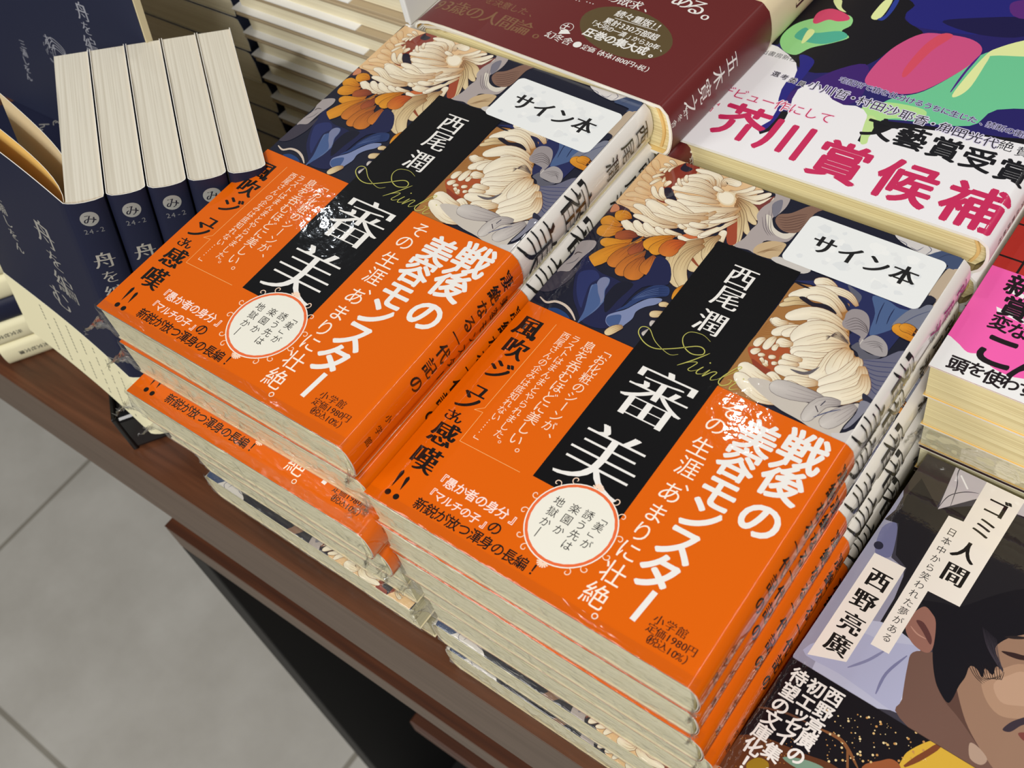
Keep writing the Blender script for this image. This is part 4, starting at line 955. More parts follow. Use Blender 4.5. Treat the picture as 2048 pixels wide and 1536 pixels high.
ART_PRIZE = [
 ('P',(36,30,100),[(1.0,66.7),(11.7,69.8),(7.3,81.2),(7.6,94.0),(11.2,104.0),(105.1,150.3),(141.4,70.9),(123.2,55.7),(94.1,49.0),(66.2,42.2),(46.0,36.6),(22.9,33.5)],1),
 ('P',(18,16,24),[(-0.4,82.1),(1.4,95.7),(2.9,106.4),(50.8,128.5),(51.7,112.0),(53.0,105.7),(63.9,99.5),(56.9,88.5),(53.6,76.6),(46.9,67.2),(30.4,58.6),(12.8,71.0)],1),
 ('P',(60,30,110),[(31.8,32.5),(25.6,34.7),(33.4,48.3),(40.6,63.1),(50.7,72.6),(56.4,62.4),(57.4,49.1),(45.0,38.6)],1),
 ('P',(36,34,128),[(22.3,28.3),(27.6,56.1),(23.4,67.4),(30.5,66.5),(31.7,57.9),(31.4,42.4),(33.9,28.5),(31.6,17.6)],1),
 ('P',(150,214,140),[(11.6,71.8),(10.2,78.1),(11.9,85.8),(17.3,92.3),(27.6,99.4),(32.2,98.4),(33.8,93.6),(32.0,88.7),(36.8,85.9),(32.2,79.9),(25.4,73.4),(21.9,66.8),(16.3,67.0)],1),
 ('P',(80,176,150),[(16.7,85.0),(22.0,83.1),(31.3,88.4),(36.0,85.6),(29.7,78.2),(22.1,76.3),(15.4,77.6)],1),
 ('P',(222,235,160),[(18.6,83.1),(20.1,85.1),(22.0,83.1),(21.4,76.0),(20.0,75.2)],1),
 ('P',(214,70,110),[(17.5,90.6),(17.0,97.1),(21.4,101.3),(29.0,99.9),(31.3,96.9),(27.6,94.1),(23.2,93.6),(19.8,89.1)],1),
 ('P',(226,236,170),[(18.9,107.1),(22.2,108.5),(24.5,103.7),(27.9,101.2),(23.6,102.0)],1),
 ('P',(110,200,150),[(71.4,59.0),(78.9,66.2),(86.6,83.2),(91.0,97.9),(116.3,120.2),(130.5,82.1),(108.2,67.2),(102.7,54.2),(79.9,47.2),(66.0,43.3),(67.7,53.7)],1),
 ('P',(180,225,145),[(61.4,47.2),(69.0,54.3),(83.5,56.0),(84.5,50.5),(73.2,45.3),(70.5,38.1),(73.4,28.9),(67.3,36.6)],1),
 ('P',(206,80,132),[(54.5,65.4),(54.6,76.3),(56.9,88.5),(63.0,99.7),(71.8,103.0),(81.5,104.0),(87.8,101.0),(89.4,94.6),(86.6,83.2),(78.7,66.7),(71.3,60.9),(62.3,60.0),(56.6,61.2)],1),
 ('P',(214,76,98),[(66.1,75.6),(66.9,92.8),(70.3,102.8),(75.0,102.8),(71.1,90.6),(68.7,71.6)],1),
 ('P',(226,236,165),[(115.4,122.5),(101.3,111.1),(93.7,102.3),(91.5,96.8),(90.0,82.2),(89.6,68.4),(92.0,68.9),(94.0,76.5),(93.5,93.8),(94.2,97.3),(105.1,101.4),(121.2,107.1)],1),
 ('K',(74,30,130),0.9,[(88.3,69.7),(88.5,84.1),(89.6,95.9)],1),
 ('P',(226,236,165),[(39.0,102.0),(38.6,108.1),(39.3,115.4),(42.1,116.6),(43.1,105.7),(41.8,101.3)],1),
 ('P',(40,60,150),[(42.0,101.8),(43.8,106.0),(42.9,116.9),(44.6,117.6),(45.5,109.5),(44.7,102.3)],1),
 ('P',(34,34,120),[(51.4,109.1),(52.2,116.4),(49.8,125.3),(105.1,150.3),(115.0,123.6),(83.9,107.9),(69.6,104.5),(57.3,103.4)],1),
 ('P',(24,20,70),[(67.2,110.1),(76.2,116.7),(99.3,126.2),(100.3,113.5),(83.9,107.9)],1),
 ('P',(90,40,120),[(87.5,130.8),(91.2,136.4),(107.8,143.1),(112.1,131.5),(94.1,124.0)],1),
 ('P',(238,237,240),[(-0.1,-1.9),(-3.3,4.0),(-2.5,32.3),(0.9,67.0),(7.7,69.1),(12.3,68.7),(19.1,65.6),(24.5,62.0),(27.1,57.9),(28.3,53.2),(26.6,49.2),(27.1,44.3),(28.8,38.7),(31.5,32.3),(32.3,25.3),(29.8,19.3),(32.4,16.2),(36.3,21.1),(37.1,28.8),(36.1,34.5),(33.9,40.9),(33.2,47.0),(34.6,50.8),(37.6,53.0),(42.6,51.2),(48.7,47.0),(54.2,45.8),(58.9,47.3),(62.5,46.5),(65.2,44.1),(67.5,37.9),(68.5,28.9),(71.5,28.0),(71.5,35.0),(75.7,39.9),(83.5,44.2),(92.2,46.4),(100.6,49.1),(111.2,51.1),(124.4,52.7),(138.1,52.6),(142.8,23.0),(138.7,0.6),(131.5,-1.1)],0),
 ('P',(196,226,150),[(65.7,43.2),(69.4,43.5),(70.8,38.2),(71.3,33.1),(72.3,28.9),(69.6,28.8)],1),
 ('T','河',(5.7,63.3),3.4,(40,40,50),'gh'),
 ('T','出',(9.0,63.4),3.4,(40,40,50),'gh'),
 ('T','書',(12.3,63.5),3.4,(40,40,50),'gh'),
 ('T','房',(15.7,63.5),3.4,(40,40,50),'gh'),
 ('T','新',(19.0,63.6),3.4,(40,40,50),'gh'),
 ('T','社',(22.3,63.7),3.4,(40,40,50),'gh'),
 ('T','選',(20.3,52.2),3.6,(225,222,235),'Oh'),
 ('T','考',(24.5,51.8),3.6,(225,222,235),'Oh'),
 ('T','委',(28.7,51.3),3.6,(225,222,235),'Oh'),
 ('T','員',(32.9,50.9),3.6,(225,222,235),'Oh'),
 ('T','選',(20.3,52.2),3.6,(20,20,30),'bh'),
 ('T','考',(24.5,51.8),3.6,(20,20,30),'bh'),
 ('T','委',(28.7,51.3),3.6,(20,20,30),'bh'),
 ('T','員',(32.9,50.9),3.6,(20,20,30),'bh'),
 ('T','小',(38.6,51.9),6.0,(215,210,232),'Oh'),
 ('T','川',(44.7,51.6),6.0,(215,210,232),'Oh'),
 ('T','哲',(50.8,51.4),6.0,(215,210,232),'Oh'),
 ('T','・',(55.7,51.2),6.0,(215,210,232),'Oh'),
 ('T','村',(60.7,51.0),6.0,(215,210,232),'Oh'),
 ('T','田',(66.8,50.7),6.0,(215,210,232),'Oh'),
 ('T','沙',(72.9,50.4),6.0,(215,210,232),'Oh'),
 ('T','耶',(79.0,50.2),6.0,(215,210,232),'Oh'),
 ('T','香',(85.1,49.9),6.0,(215,210,232),'Oh'),
 ('T','・',(90.0,49.7),6.0,(215,210,232),'Oh'),
 ('T','角',(95.0,49.5),6.0,(215,210,232),'Oh'),
 ('T','田',(101.1,49.2),6.0,(215,210,232),'Oh'),
 ('T','光',(107.2,49.0),6.0,(215,210,232),'Oh'),
 ('T','代',(113.3,48.7),6.0,(215,210,232),'Oh'),
 ('T','小',(38.6,51.9),6.0,(20,20,30),'gh'),
 ('T','川',(44.7,51.6),6.0,(20,20,30),'gh'),
 ('T','哲',(50.8,51.4),6.0,(20,20,30),'gh'),
 ('T','・',(55.7,51.2),6.0,(20,20,30),'gh'),
 ('T','村',(60.7,51.0),6.0,(20,20,30),'gh'),
 ('T','田',(66.8,50.7),6.0,(20,20,30),'gh'),
 ('T','沙',(72.9,50.4),6.0,(20,20,30),'gh'),
 ('T','耶',(79.0,50.2),6.0,(20,20,30),'gh'),
 ('T','香',(85.1,49.9),6.0,(20,20,30),'gh'),
 ('T','・',(90.0,49.7),6.0,(20,20,30),'gh'),
 ('T','角',(95.0,49.5),6.0,(20,20,30),'gh'),
 ('T','田',(101.1,49.2),6.0,(20,20,30),'gh'),
 ('T','光',(107.2,49.0),6.0,(20,20,30),'gh'),
 ('T','代',(113.3,48.7),6.0,(20,20,30),'gh'),
 ('T','絶',(119.0,49.2),6,(20,20,30),'gh'),
 ('T','賛',(125.9,48.4),6,(20,20,30),'gh'),
 ('T','宅',(47.3,59.7),3.89,(180,175,215),'Oh'),
 ('T','配',(51.0,59.6),3.89,(180,175,215),'Oh'),
 ('T','所',(54.6,59.5),3.89,(180,175,215),'Oh'),
 ('T','で',(58.3,59.4),3.89,(180,175,215),'Oh'),
 ('T','箱',(62.0,59.3),3.89,(180,175,215),'Oh'),
 ('T','を',(65.6,59.2),3.89,(180,175,215),'Oh'),
 ('T','仕',(69.3,59.1),3.89,(180,175,215),'Oh'),
 ('T','分',(73.0,59.0),3.89,(180,175,215),'Oh'),
 ('T','け',(76.6,58.9),3.89,(180,175,215),'Oh'),
 ('T','る',(80.3,58.8),3.89,(180,175,215),'Oh'),
 ('T','う',(84.0,58.7),3.89,(180,175,215),'Oh'),
 ('T','ち',(87.6,58.5),3.89,(180,175,215),'Oh'),
 ('T','に',(91.3,58.4),3.89,(180,175,215),'Oh'),
 ('T','生',(95.0,58.3),3.89,(180,175,215),'Oh'),
 ('T','じ',(98.6,58.2),3.89,(180,175,215),'Oh'),
 ('T','た',(102.3,58.1),3.89,(180,175,215),'Oh'),
 ('T','、',(106.0,58.0),3.89,(180,175,215),'Oh'),
 ('T','禁',(109.6,57.9),3.89,(180,175,215),'Oh'),
 ('T','断',(113.3,57.8),3.89,(180,175,215),'Oh'),
 ('T','の',(117.0,57.7),3.89,(180,175,215),'Oh'),
 ('T','衝',(120.6,57.6),3.89,(180,175,215),'Oh'),
 ('T','動',(124.3,57.5),3.89,(180,175,215),'Oh'),
 ('T','宅',(47.3,59.7),3.89,(20,20,30),'gh'),
 ('T','配',(51.0,59.6),3.89,(20,20,30),'gh'),
 ('T','所',(54.6,59.5),3.89,(20,20,30),'gh'),
 ('T','で',(58.3,59.4),3.89,(20,20,30),'gh'),
 ('T','箱',(62.0,59.3),3.89,(20,20,30),'gh'),
 ('T','を',(65.6,59.2),3.89,(20,20,30),'gh'),
 ('T','仕',(69.3,59.1),3.89,(20,20,30),'gh'),
 ('T','分',(73.0,59.0),3.89,(20,20,30),'gh'),
 ('T','け',(76.6,58.9),3.89,(20,20,30),'gh'),
 ('T','る',(80.3,58.8),3.89,(20,20,30),'gh'),
 ('T','う',(84.0,58.7),3.89,(20,20,30),'gh'),
 ('T','ち',(87.6,58.5),3.89,(20,20,30),'gh'),
 ('T','に',(91.3,58.4),3.89,(20,20,30),'gh'),
 ('T','生',(95.0,58.3),3.89,(20,20,30),'gh'),
 ('T','じ',(98.6,58.2),3.89,(20,20,30),'gh'),
 ('T','た',(102.3,58.1),3.89,(20,20,30),'gh'),
 ('T','、',(106.0,58.0),3.89,(20,20,30),'gh'),
 ('T','禁',(109.6,57.9),3.89,(20,20,30),'gh'),
 ('T','断',(113.3,57.8),3.89,(20,20,30),'gh'),
 ('T','の',(117.0,57.7),3.89,(20,20,30),'gh'),
 ('T','衝',(120.6,57.6),3.89,(20,20,30),'gh'),
 ('T','動',(124.3,57.5),3.89,(20,20,30),'gh'),
 ('T','デ',(6.8,34.6),6.6,(238,225,235),'Oh'),
 ('T','ビ',(13.2,34.8),6.6,(238,225,235),'Oh'),
 ('T','ュ',(19.6,35.0),6.6,(238,225,235),'Oh'),
 ('T','ー',(26.0,35.2),6.6,(238,225,235),'Oh'),
 ('T','作',(32.3,35.4),6.6,(238,225,235),'Oh'),
 ('T','に',(38.7,35.6),6.6,(238,225,235),'Oh'),
 ('T','し',(45.1,35.8),6.6,(238,225,235),'Oh'),
 ('T','て',(51.5,36.0),6.6,(238,225,235),'Oh'),
 ('T','デ',(6.8,34.6),6.6,(200,42,92),'gh'),
 ('T','ビ',(13.2,34.8),6.6,(200,42,92),'gh'),
 ('T','ュ',(19.6,35.0),6.6,(200,42,92),'gh'),
 ('T','ー',(26.0,35.2),6.6,(200,42,92),'gh'),
 ('T','作',(32.3,35.4),6.6,(200,42,92),'gh'),
 ('T','に',(38.7,35.6),6.6,(200,42,92),'gh'),
 ('T','し',(45.1,35.8),6.6,(200,42,92),'gh'),
 ('T','て',(51.5,36.0),6.6,(200,42,92),'gh'),
 ('T','第',(5.8,27.8),3,(200,42,92),'bh'),
 ('T','1',(4.6,24.6),2.8,(200,42,92),'bh'),
 ('T','7',(6.3,25.0),2.8,(200,42,92),'bh'),
 ('T','4',(8.1,25.4),2.8,(200,42,92),'bh'),
 ('T','回',(6.2,21.3),3,(200,42,92),'bh'),
 ('T','芥',(22.1,19.7),22,(200,42,92),'Bh'),
 ('T','川',(43.0,18.6),22,(200,42,92),'Bh'),
 ('T','賞',(67.9,15.3),23,(200,42,92),'Bh'),
 ('T','候',(94.6,15.3),23.5,(200,42,92),'Bh'),
 ('T','補',(121.1,14.3),24,(200,42,92),'Bh'),
 ('T','文',(73.3,38.8),13,(20,20,26),'Bh'),
 ('T','藝',(86.3,38.9),13,(20,20,26),'Bh'),
 ('T','賞',(99.8,38.4),13,(20,20,26),'Bh'),
 ('T','受',(113.1,38.0),13,(20,20,26),'Bh'),
 ('T','賞',(126.6,37.2),13,(20,20,26),'Bh'),
 ('T','河',(139,30.0),3.2,(30,30,34),'g'),
 ('T','出',(139,25.9),3.2,(30,30,34),'g'),
 ('T','書',(139,21.799999999999997),3.2,(30,30,34),'g'),
 ('T','房',(139,17.7),3.2,(30,30,34),'g'),
 ('T','新',(139,13.6),3.2,(30,30,34),'g'),
 ('T','社',(139,9.5),3.2,(30,30,34),'g'),
]
ART_MAROON = [
 ('T','9',(9.2,12.8),9.42,(128,92,62),'mh'),
 ('T','3',(14.2,13.0),9.42,(128,92,62),'mh'),
 ('T','歳',(21.1,13.3),9.42,(128,92,62),'mh'),
 ('T','の',(30.0,13.6),9.42,(128,92,62),'mh'),
 ('T','人',(38.9,14.0),9.42,(128,92,62),'mh'),
 ('T','間',(47.7,14.4),9.42,(128,92,62),'mh'),
 ('T','論',(56.6,14.7),9.42,(128,92,62),'mh'),
 ('T','。',(65.5,15.1),9.42,(128,92,62),'mh'),
 ('T','を',(30.3,23.4),5.07,(128,92,62),'gh'),
 ('T','決',(35.1,23.5),5.07,(128,92,62),'gh'),
 ('T','意',(39.9,23.7),5.07,(128,92,62),'gh'),
 ('T','し',(44.6,23.8),5.07,(128,92,62),'gh'),
 ('T','た',(49.4,24.0),5.07,(128,92,62),'gh'),
 ('T','、',(54.2,24.1),5.07,(128,92,62),'gh'),
 ('P',(92,76,46),[(121.2,33.8),(122.1,31.0),(122.1,28.2),(121.4,25.7),(119.7,23.3),(117.3,21.3),(114.3,19.5),(110.6,18.3),(106.5,17.5),(102.1,17.3),(97.5,17.6),(93.1,18.4),(88.7,19.8),(84.8,21.6),(81.4,23.8),(78.7,26.4),(76.7,29.1),(75.6,32.0),(75.4,34.9),(76.3,37.6),(78.0,40.2),(80.6,42.3),(83.9,44.0),(87.7,45.3),(92.1,45.9),(96.7,46.1),(101.3,45.6),(105.9,44.6),(110.1,43.1),(113.9,41.2),(117.0,39.0),(119.5,36.4)],0),
 ('T','続',(89.7,41.0),4.86,(236,234,230),'bh'),
 ('T','々',(94.3,41.0),4.86,(236,234,230),'bh'),
 ('T','重',(98.9,40.9),4.86,(236,234,230),'bh'),
 ('T','版',(103.5,40.9),4.86,(236,234,230),'bh'),
 ('T','!',(107.0,40.8),4.86,(236,234,230),'bh'),
 ('T','!',(109.6,40.8),4.86,(236,234,230),'bh'),
 ('K',(236,234,230),0.3,[(89.0,37.6),(110.5,38.4)],0),
 ('T','累',(87.9,34.7),4.4,(236,234,230),'bh'),
 ('T','計',(92.1,34.7),4.4,(236,234,230),'bh'),
 ('T','3',(95.3,34.6),4.4,(236,234,230),'bh'),
 ('T','3',(97.6,34.6),4.4,(236,234,230),'bh'),
 ('T','0',(99.9,34.6),4.4,(236,234,230),'bh'),
 ('T','万',(103.2,34.6),4.4,(236,234,230),'bh'),
 ('T','部',(107.3,34.5),4.4,(236,234,230),'bh'),
 ('T','超',(111.5,34.5),4.4,(236,234,230),'bh'),
 ('T','「',(81.8,31.0),3.59,(236,234,230),'bh'),
 ('T','大',(85.2,30.8),3.59,(236,234,230),'bh'),
 ('T','河',(88.6,30.7),3.59,(236,234,230),'bh'),
 ('T','の',(91.9,30.5),3.59,(236,234,230),'bh'),
 ('T','一',(95.3,30.4),3.59,(236,234,230),'bh'),
 ('T','滴',(98.7,30.2),3.59,(236,234,230),'bh'),
 ('T','」',(102.1,30.0),3.59,(236,234,230),'bh'),
 ('T','か',(105.5,29.9),3.59,(236,234,230),'bh'),
 ('T','ら',(108.9,29.7),3.59,(236,234,230),'bh'),
 ('T','3',(111.5,29.6),3.59,(236,234,230),'bh'),
 ('T','0',(113.4,29.5),3.59,(236,234,230),'bh'),
 ('T','年',(116.0,29.4),3.59,(236,234,230),'bh'),
 ('T','、',(119.4,29.2),3.59,(236,234,230),'bh'),
 ('T','圧',(85.4,24.9),5.67,(236,234,230),'Bh'),
 ('T','巻',(90.8,24.9),5.67,(236,234,230),'Bh'),
 ('T','の',(96.1,25.0),5.67,(236,234,230),'Bh'),
 ('T','集',(101.5,25.0),5.67,(236,234,230),'Bh'),
 ('T','大',(106.8,25.0),5.67,(236,234,230),'Bh'),
 ('T','成',(112.2,25.1),5.67,(236,234,230),'Bh'),
 ('T','。',(117.5,25.1),5.67,(236,234,230),'Bh'),
 ('T','幻',(70.8,16.0),4.98,(236,234,230),'mh'),
 ('T','冬',(75.5,15.9),4.98,(236,234,230),'mh'),
 ('T','舎',(80.2,15.9),4.98,(236,234,230),'mh'),
 ('T','定',(89.6,15.9),3.65,(236,234,230),'mh'),
 ('T','価',(93.0,15.9),3.65,(236,234,230),'mh'),
 ('T','（',(95.8,15.9),3.65,(236,234,230),'mh'),
 ('T','本',(98.6,15.8),3.65,(236,234,230),'mh'),
 ('T','体',(102.1,15.8),3.65,(236,234,230),'mh'),
 ('T','1',(104.8,15.8),3.65,(236,234,230),'mh'),
 ('T','8',(106.7,15.8),3.65,(236,234,230),'mh'),
 ('T','0',(108.6,15.8),3.65,(236,234,230),'mh'),
 ('T','0',(110.5,15.8),3.65,(236,234,230),'mh'),
 ('T','円',(113.2,15.8),3.65,(236,234,230),'mh'),
 ('T','+',(115.9,15.7),3.65,(236,234,230),'mh'),
 ('T','税',(118.6,15.7),3.65,(236,234,230),'mh'),
 ('T','）',(121.4,15.7),3.65,(236,234,230),'mh'),
 ('C',(236,234,230),1.9,(85.4,15.9)),
 ('RING',(236,234,230),3.0,2.75,(74.1,23.3)),
 ('P',(236,234,230),[(73.4,18.0),(78.2,20.4),(75.5,22.1),(72.9,20.9)],0),
 ('T','土',(73.4,23.5),4.4,(236,234,230),'bh'),
 ('T','の',(80.4,48.7),6.19,(236,234,230),'mh'),
 ('T','欲',(86.2,48.9),6.19,(236,234,230),'mh'),
 ('T','求',(92.1,49.1),6.19,(236,234,230),'mh'),
 ('T','、',(97.9,49.3),6.19,(236,234,230),'mh'),
 ('T','…',(65.9,42.2),5,(236,234,230),'gh'),
 ('T','…',(72.7,43.2),5,(236,234,230),'gh'),
 ('T','あ',(75.5,53.4),3,(236,234,230),'gh'),
 ('T','る',(84.0,54.8),3,(236,234,230),'gh'),
 ('T','。',(92.5,56.1),3,(236,234,230),'gh'),
 ('T','あ',(108.8,60.6),11,(236,234,230),'mh'),
 ('T','る',(116.3,59.0),11,(236,234,230),'mh'),
 ('T','。',(123.1,57.7),11,(236,234,230),'mh'),
 ('T','五',(148.5,44),9,(236,234,230),'m'),
 ('T','木',(148.5,34),9,(236,234,230),'m'),
 ('T','寛',(148.5,24),9,(236,234,230),'m'),
 ('T','之',(148.5,14),9,(236,234,230),'m'),
 ('T','幻',(148.5,10.0),3.3,(236,234,230),'m'),
 ('T','冬',(148.5,6.0),3.3,(236,234,230),'m'),
 ('T','舎',(148.5,2.0),3.3,(236,234,230),'m'),
]
ART_MAN = [
 ('P',(58,52,50),[(-8.9,144.0),(10.9,153.4),(12.5,140.0),(13.5,127.1),(3.7,114.4),(-1.0,112.7)],0),
 ('P',(150,150,172),[(-2.9,143.3),(-1.1,131.2),(1.2,126.1),(1.6,119.4),(0.2,113.6),(4.7,114.4),(7.2,108.5),(9.7,100.6),(15.4,99.1),(18.6,91.9),(19.8,73.6),(30.6,62.6),(-3.4,39.1),(5.5,33.2),(-3.5,57.7),(-2.3,104.9)],0),
 ('P',(110,112,150),[(1.1,109.9),(4.7,114.4),(8.5,105.2),(9.0,100.1),(3.9,99.4)],1),
 ('P',(30,28,34),[(2.1,126.9),(3.0,121.0),(0.8,113.6),(5.2,114.7),(10.5,102.4),(16.2,99.6),(18.2,86.6),(18.6,67.9),(31.7,74.4),(31.2,81.4),(51.8,79.6),(72.5,85.8),(53.2,141.3),(40.6,141.3),(24.9,136.6),(14.0,128.1),(3.2,136.8)],0),
 ('P',(192,186,192),[(10.7,153.7),(33.6,157.0),(45.8,158.6),(52.3,143.5),(40.6,141.3),(23.6,139.2),(14.2,127.8),(12.5,140.0)],0),
 ('K',(60,56,66),0.35,[(14.0,128.1),(14.9,135.1),(19.0,139.8),(23.4,141.9)],1),
 ('K',(70,66,74),0.35,[(17.4,131.1),(15.5,140.5),(13.0,146.8),(13.5,153.6)],1),
 ('K',(240,238,240),0.6,[(14.6,145.7),(19.3,141.4)],1),
 ('K',(130,126,136),0.3,[(20.9,156.2),(21.8,153.2),(24.3,152.5)],1),
 ('C',(40,40,58),1.7,(3.6,102.6)),
 ('P',(184,188,212),[(18.5,75.9),(31.2,75.3),(35.8,72.2),(39.5,62.9),(37.4,49.7),(10.6,42.7),(8.2,65.8)],1),
 ('P',(172,176,206),[(1.8,51.6),(16.1,50.9),(25.4,50.2),(38.8,49.5),(37.7,56.9),(33.5,69.4),(33.5,74.7),(22.6,70.0),(12.7,67.2)],1),
 ('K',(120,122,160),1.0,[(31.8,69.6),(29.1,59.9),(29.7,51.4)],1),
 ('K',(130,132,168),1.0,[(25.0,67.6),(21.9,60.8),(17.5,54.5)],1),
 ('K',(225,228,240),1.2,[(36.6,63.2),(37.8,55.7),(39.2,50.3)],1),
 ('P',(112,84,74),[(32.8,71.8),(38.1,75.5),(47.4,77.6),(65.9,65.5),(82.9,59.9),(87.1,50.3),(69.6,41.9),(40.1,48.4),(37.6,54.7),(33.7,66.1)],1),
 ('P',(92,66,58),[(43.1,67.9),(51.5,69.0),(62.0,58.1),(71.6,50.1),(56.5,58.7),(48.5,62.4)],1),
 ('P',(150,118,98),[(45.0,76.0),(49.8,77.4),(52.5,86.4),(56.3,94.8),(61.3,100.6),(72.2,92.8),(82.6,72.7),(88.3,55.3),(77.7,47.7),(71.6,50.1),(64.6,54.2),(57.6,59.6),(50.3,68.3)],1),
 ('P',(172,138,114),[(55.5,76.6),(59.6,83.3),(64.3,88.3),(72.4,88.2),(77.6,75.9),(71.2,70.1),(65.1,67.5),(59.0,70.6)],1),
 ('P',(186,152,128),[(59.4,76.4),(62.1,82.0),(65.5,85.8),(71.9,85.1),(74.7,78.4),(68.8,73.8),(63.7,72.0)],1),
 ('P',(176,150,132),[(61.9,53.6),(64.7,53.9),(68.6,51.9),(67.8,49.0),(64.1,49.1)],1),
 ('P',(20,18,26),[(25.7,90.6),(32.9,94.3),(38.3,96.4),(46.5,107.6),(54.8,115.2),(64.2,111.4),(66.5,106.1),(59.9,98.3),(56.4,94.4),(54.3,89.1),(56.5,85.8),(60.0,82.5),(57.4,82.6),(57.8,79.1),(54.8,79.9),(55.5,76.6),(52.4,78.3),(50.4,77.7),(50.9,73.4),(50.6,69.4),(50.9,64.0),(50.0,62.0),(46.1,64.3),(42.8,67.7),(39.0,73.8),(35.1,81.7),(29.7,89.1)],1),
 ('P',(148,104,92),[(28.0,89.4),(31.2,88.7),(34.1,86.1),(37.2,78.3),(37.3,74.9),(35.0,73.9),(30.8,74.9),(26.6,78.5),(26.1,84.2)],1),
 ('P',(92,56,54),[(28.3,83.1),(30.8,83.8),(35.3,80.4),(36.2,77.6),(31.9,80.6)],1),
 ('K',(184,140,124),0.5,[(27.7,80.2),(30.8,78.8),(34.2,78.7)],1),
 ('P',(52,34,34),[(56.4,88.6),(59.9,90.3),(62.9,91.2),(66.7,92.7),(63.7,89.6),(59.6,88.4)],1),
 ('P',(40,32,34),[(55.1,94.0),(57.6,96.2),(60.2,97.5),(62.3,98.5),(60.5,96.7),(57.8,94.9)],1),
 ('P',(58,48,58),[(68.3,63.6),(69.1,66.8),(70.7,69.5),(73.1,72.4),(75.2,73.3),(75.1,71.0),(72.6,68.4),(70.6,64.3)],1),
 ('P',(120,66,60),[(72.8,65.1),(74.0,66.5),(76.0,67.5),(77.2,66.3),(75.3,64.0)],1),
 ('K',(60,54,64),0.18,[(47.7,93.3),(52.0,87.5),(57.9,83.0)],1),
 ('K',(60,54,64),0.18,[(48.3,93.1),(52.5,87.4),(58.2,82.8)],1),
 ('K',(60,54,64),0.18,[(49.0,93.0),(53.0,87.2),(58.5,82.6)],1),
 ('K',(60,54,64),0.18,[(49.6,92.9),(53.5,87.1),(58.8,82.4)],1),
 ('K',(60,54,64),0.18,[(50.2,92.7),(54.1,86.9),(59.1,82.2)],1),
 ('K',(60,54,64),0.18,[(50.8,92.5),(54.6,86.9),(59.4,82.1)],1),
 ('K',(60,54,64),0.18,[(51.4,92.3),(55.1,86.7),(59.7,82.0)],1),
 ('K',(60,54,64),0.18,[(52.0,92.2),(55.6,86.6),(60.0,81.8)],1),
 ('K',(60,54,64),0.18,[(52.6,92.0),(56.1,86.5),(60.3,81.6)],1),
 ('K',(60,54,64),0.18,[(53.2,91.8),(56.6,86.3),(60.6,81.4)],1),
 ('K',(28,22,26),0.22,[(49.1,78.7),(52.9,75.7),(56.6,74.4)],1),
 ('K',(28,22,26),0.22,[(49.9,79.3),(53.6,76.0),(56.9,75.1)],1),
 ('K',(28,22,26),0.22,[(50.7,79.8),(54.3,76.2),(57.2,75.9)],1),
 ('K',(28,22,26),0.22,[(51.4,80.3),(55.0,76.6),(57.6,76.6)],1),
 ('K',(28,22,26),0.22,[(52.1,80.9),(55.7,76.9),(58.0,77.3)],1),
 ('K',(28,22,26),0.22,[(52.9,81.4),(56.4,77.2),(58.2,78.0)],1),
 ('K',(28,22,26),0.22,[(53.7,81.9),(57.1,77.4),(58.6,78.7)],1),
 ('K',(28,22,26),0.22,[(54.4,82.4),(57.8,77.8),(59.0,79.4)],1),
 ('K',(28,22,26),0.22,[(55.2,83.0),(58.4,78.1),(59.4,80.1)],1),
 ('K',(28,22,26),0.22,[(55.9,83.5),(59.2,78.3),(59.7,80.9)],1),
 ('K',(28,22,26),0.22,[(56.6,83.9),(59.9,78.7),(60.0,81.6)],1),
 ('K',(28,22,26),0.22,[(57.4,84.5),(60.6,79.0),(60.4,82.3)],1),
 ('P',(238,232,224),[(23.6,149.2),(38.3,149.1),(38.0,96.0),(26.4,95.6),(26.5,66.7),(19.7,66.5),(18.6,127.4),(24.1,127.9)],0),
 ('P',(238,232,224),[(3.9,99.1),(15.9,99.6),(16.2,56.0),(3.9,51.0)],0),
 ('T','ゴ',(31.3,139.7),9.0,(26,22,20),'kh'),
 ('T','ミ',(31.2,129.3),9.0,(26,22,20),'kh'),
 ('T','人',(30.1,117.1),9.0,(26,22,20),'kh'),
 ('T','間',(31.1,106.6),9.0,(26,22,20),'kh'),
 ('T','日',(22.7,121.6),3.6,(26,22,20),'gv'),
 ('T','本',(22.7,117.3),3.6,(26,22,20),'gv'),
 ('T','中',(22.8,113.0),3.6,(26,22,20),'gv'),
 ('T','か',(22.8,108.7),3.6,(26,22,20),'gv'),
 ('T','ら',(22.8,104.5),3.6,(26,22,20),'gv'),
 ('T','笑',(22.9,100.3),3.6,(26,22,20),'gv'),
 ('T','わ',(22.9,96.2),3.6,(26,22,20),'gv'),
 ('T','れ',(23.0,92.0),3.6,(26,22,20),'gv'),
 ('T','た',(23.0,87.9),3.6,(26,22,20),'gv'),
 ('T','夢',(23.0,83.8),3.6,(26,22,20),'gv'),
 ('T','が',(23.1,79.8),3.6,(26,22,20),'gv'),
 ('T','あ',(23.1,75.8),3.6,(26,22,20),'gv'),
 ('T','る',(23.2,71.8),3.6,(26,22,20),'gv'),
 ('T','西',(10.3,90.0),8.6,(26,22,20),'kh'),
 ('T','野',(10.0,80.0),8.6,(26,22,20),'kh'),
 ('T','亮',(10.6,69.8),8.6,(26,22,20),'kh'),
 ('T','廣',(10.7,60.3),8.6,(26,22,20),'kh'),
]
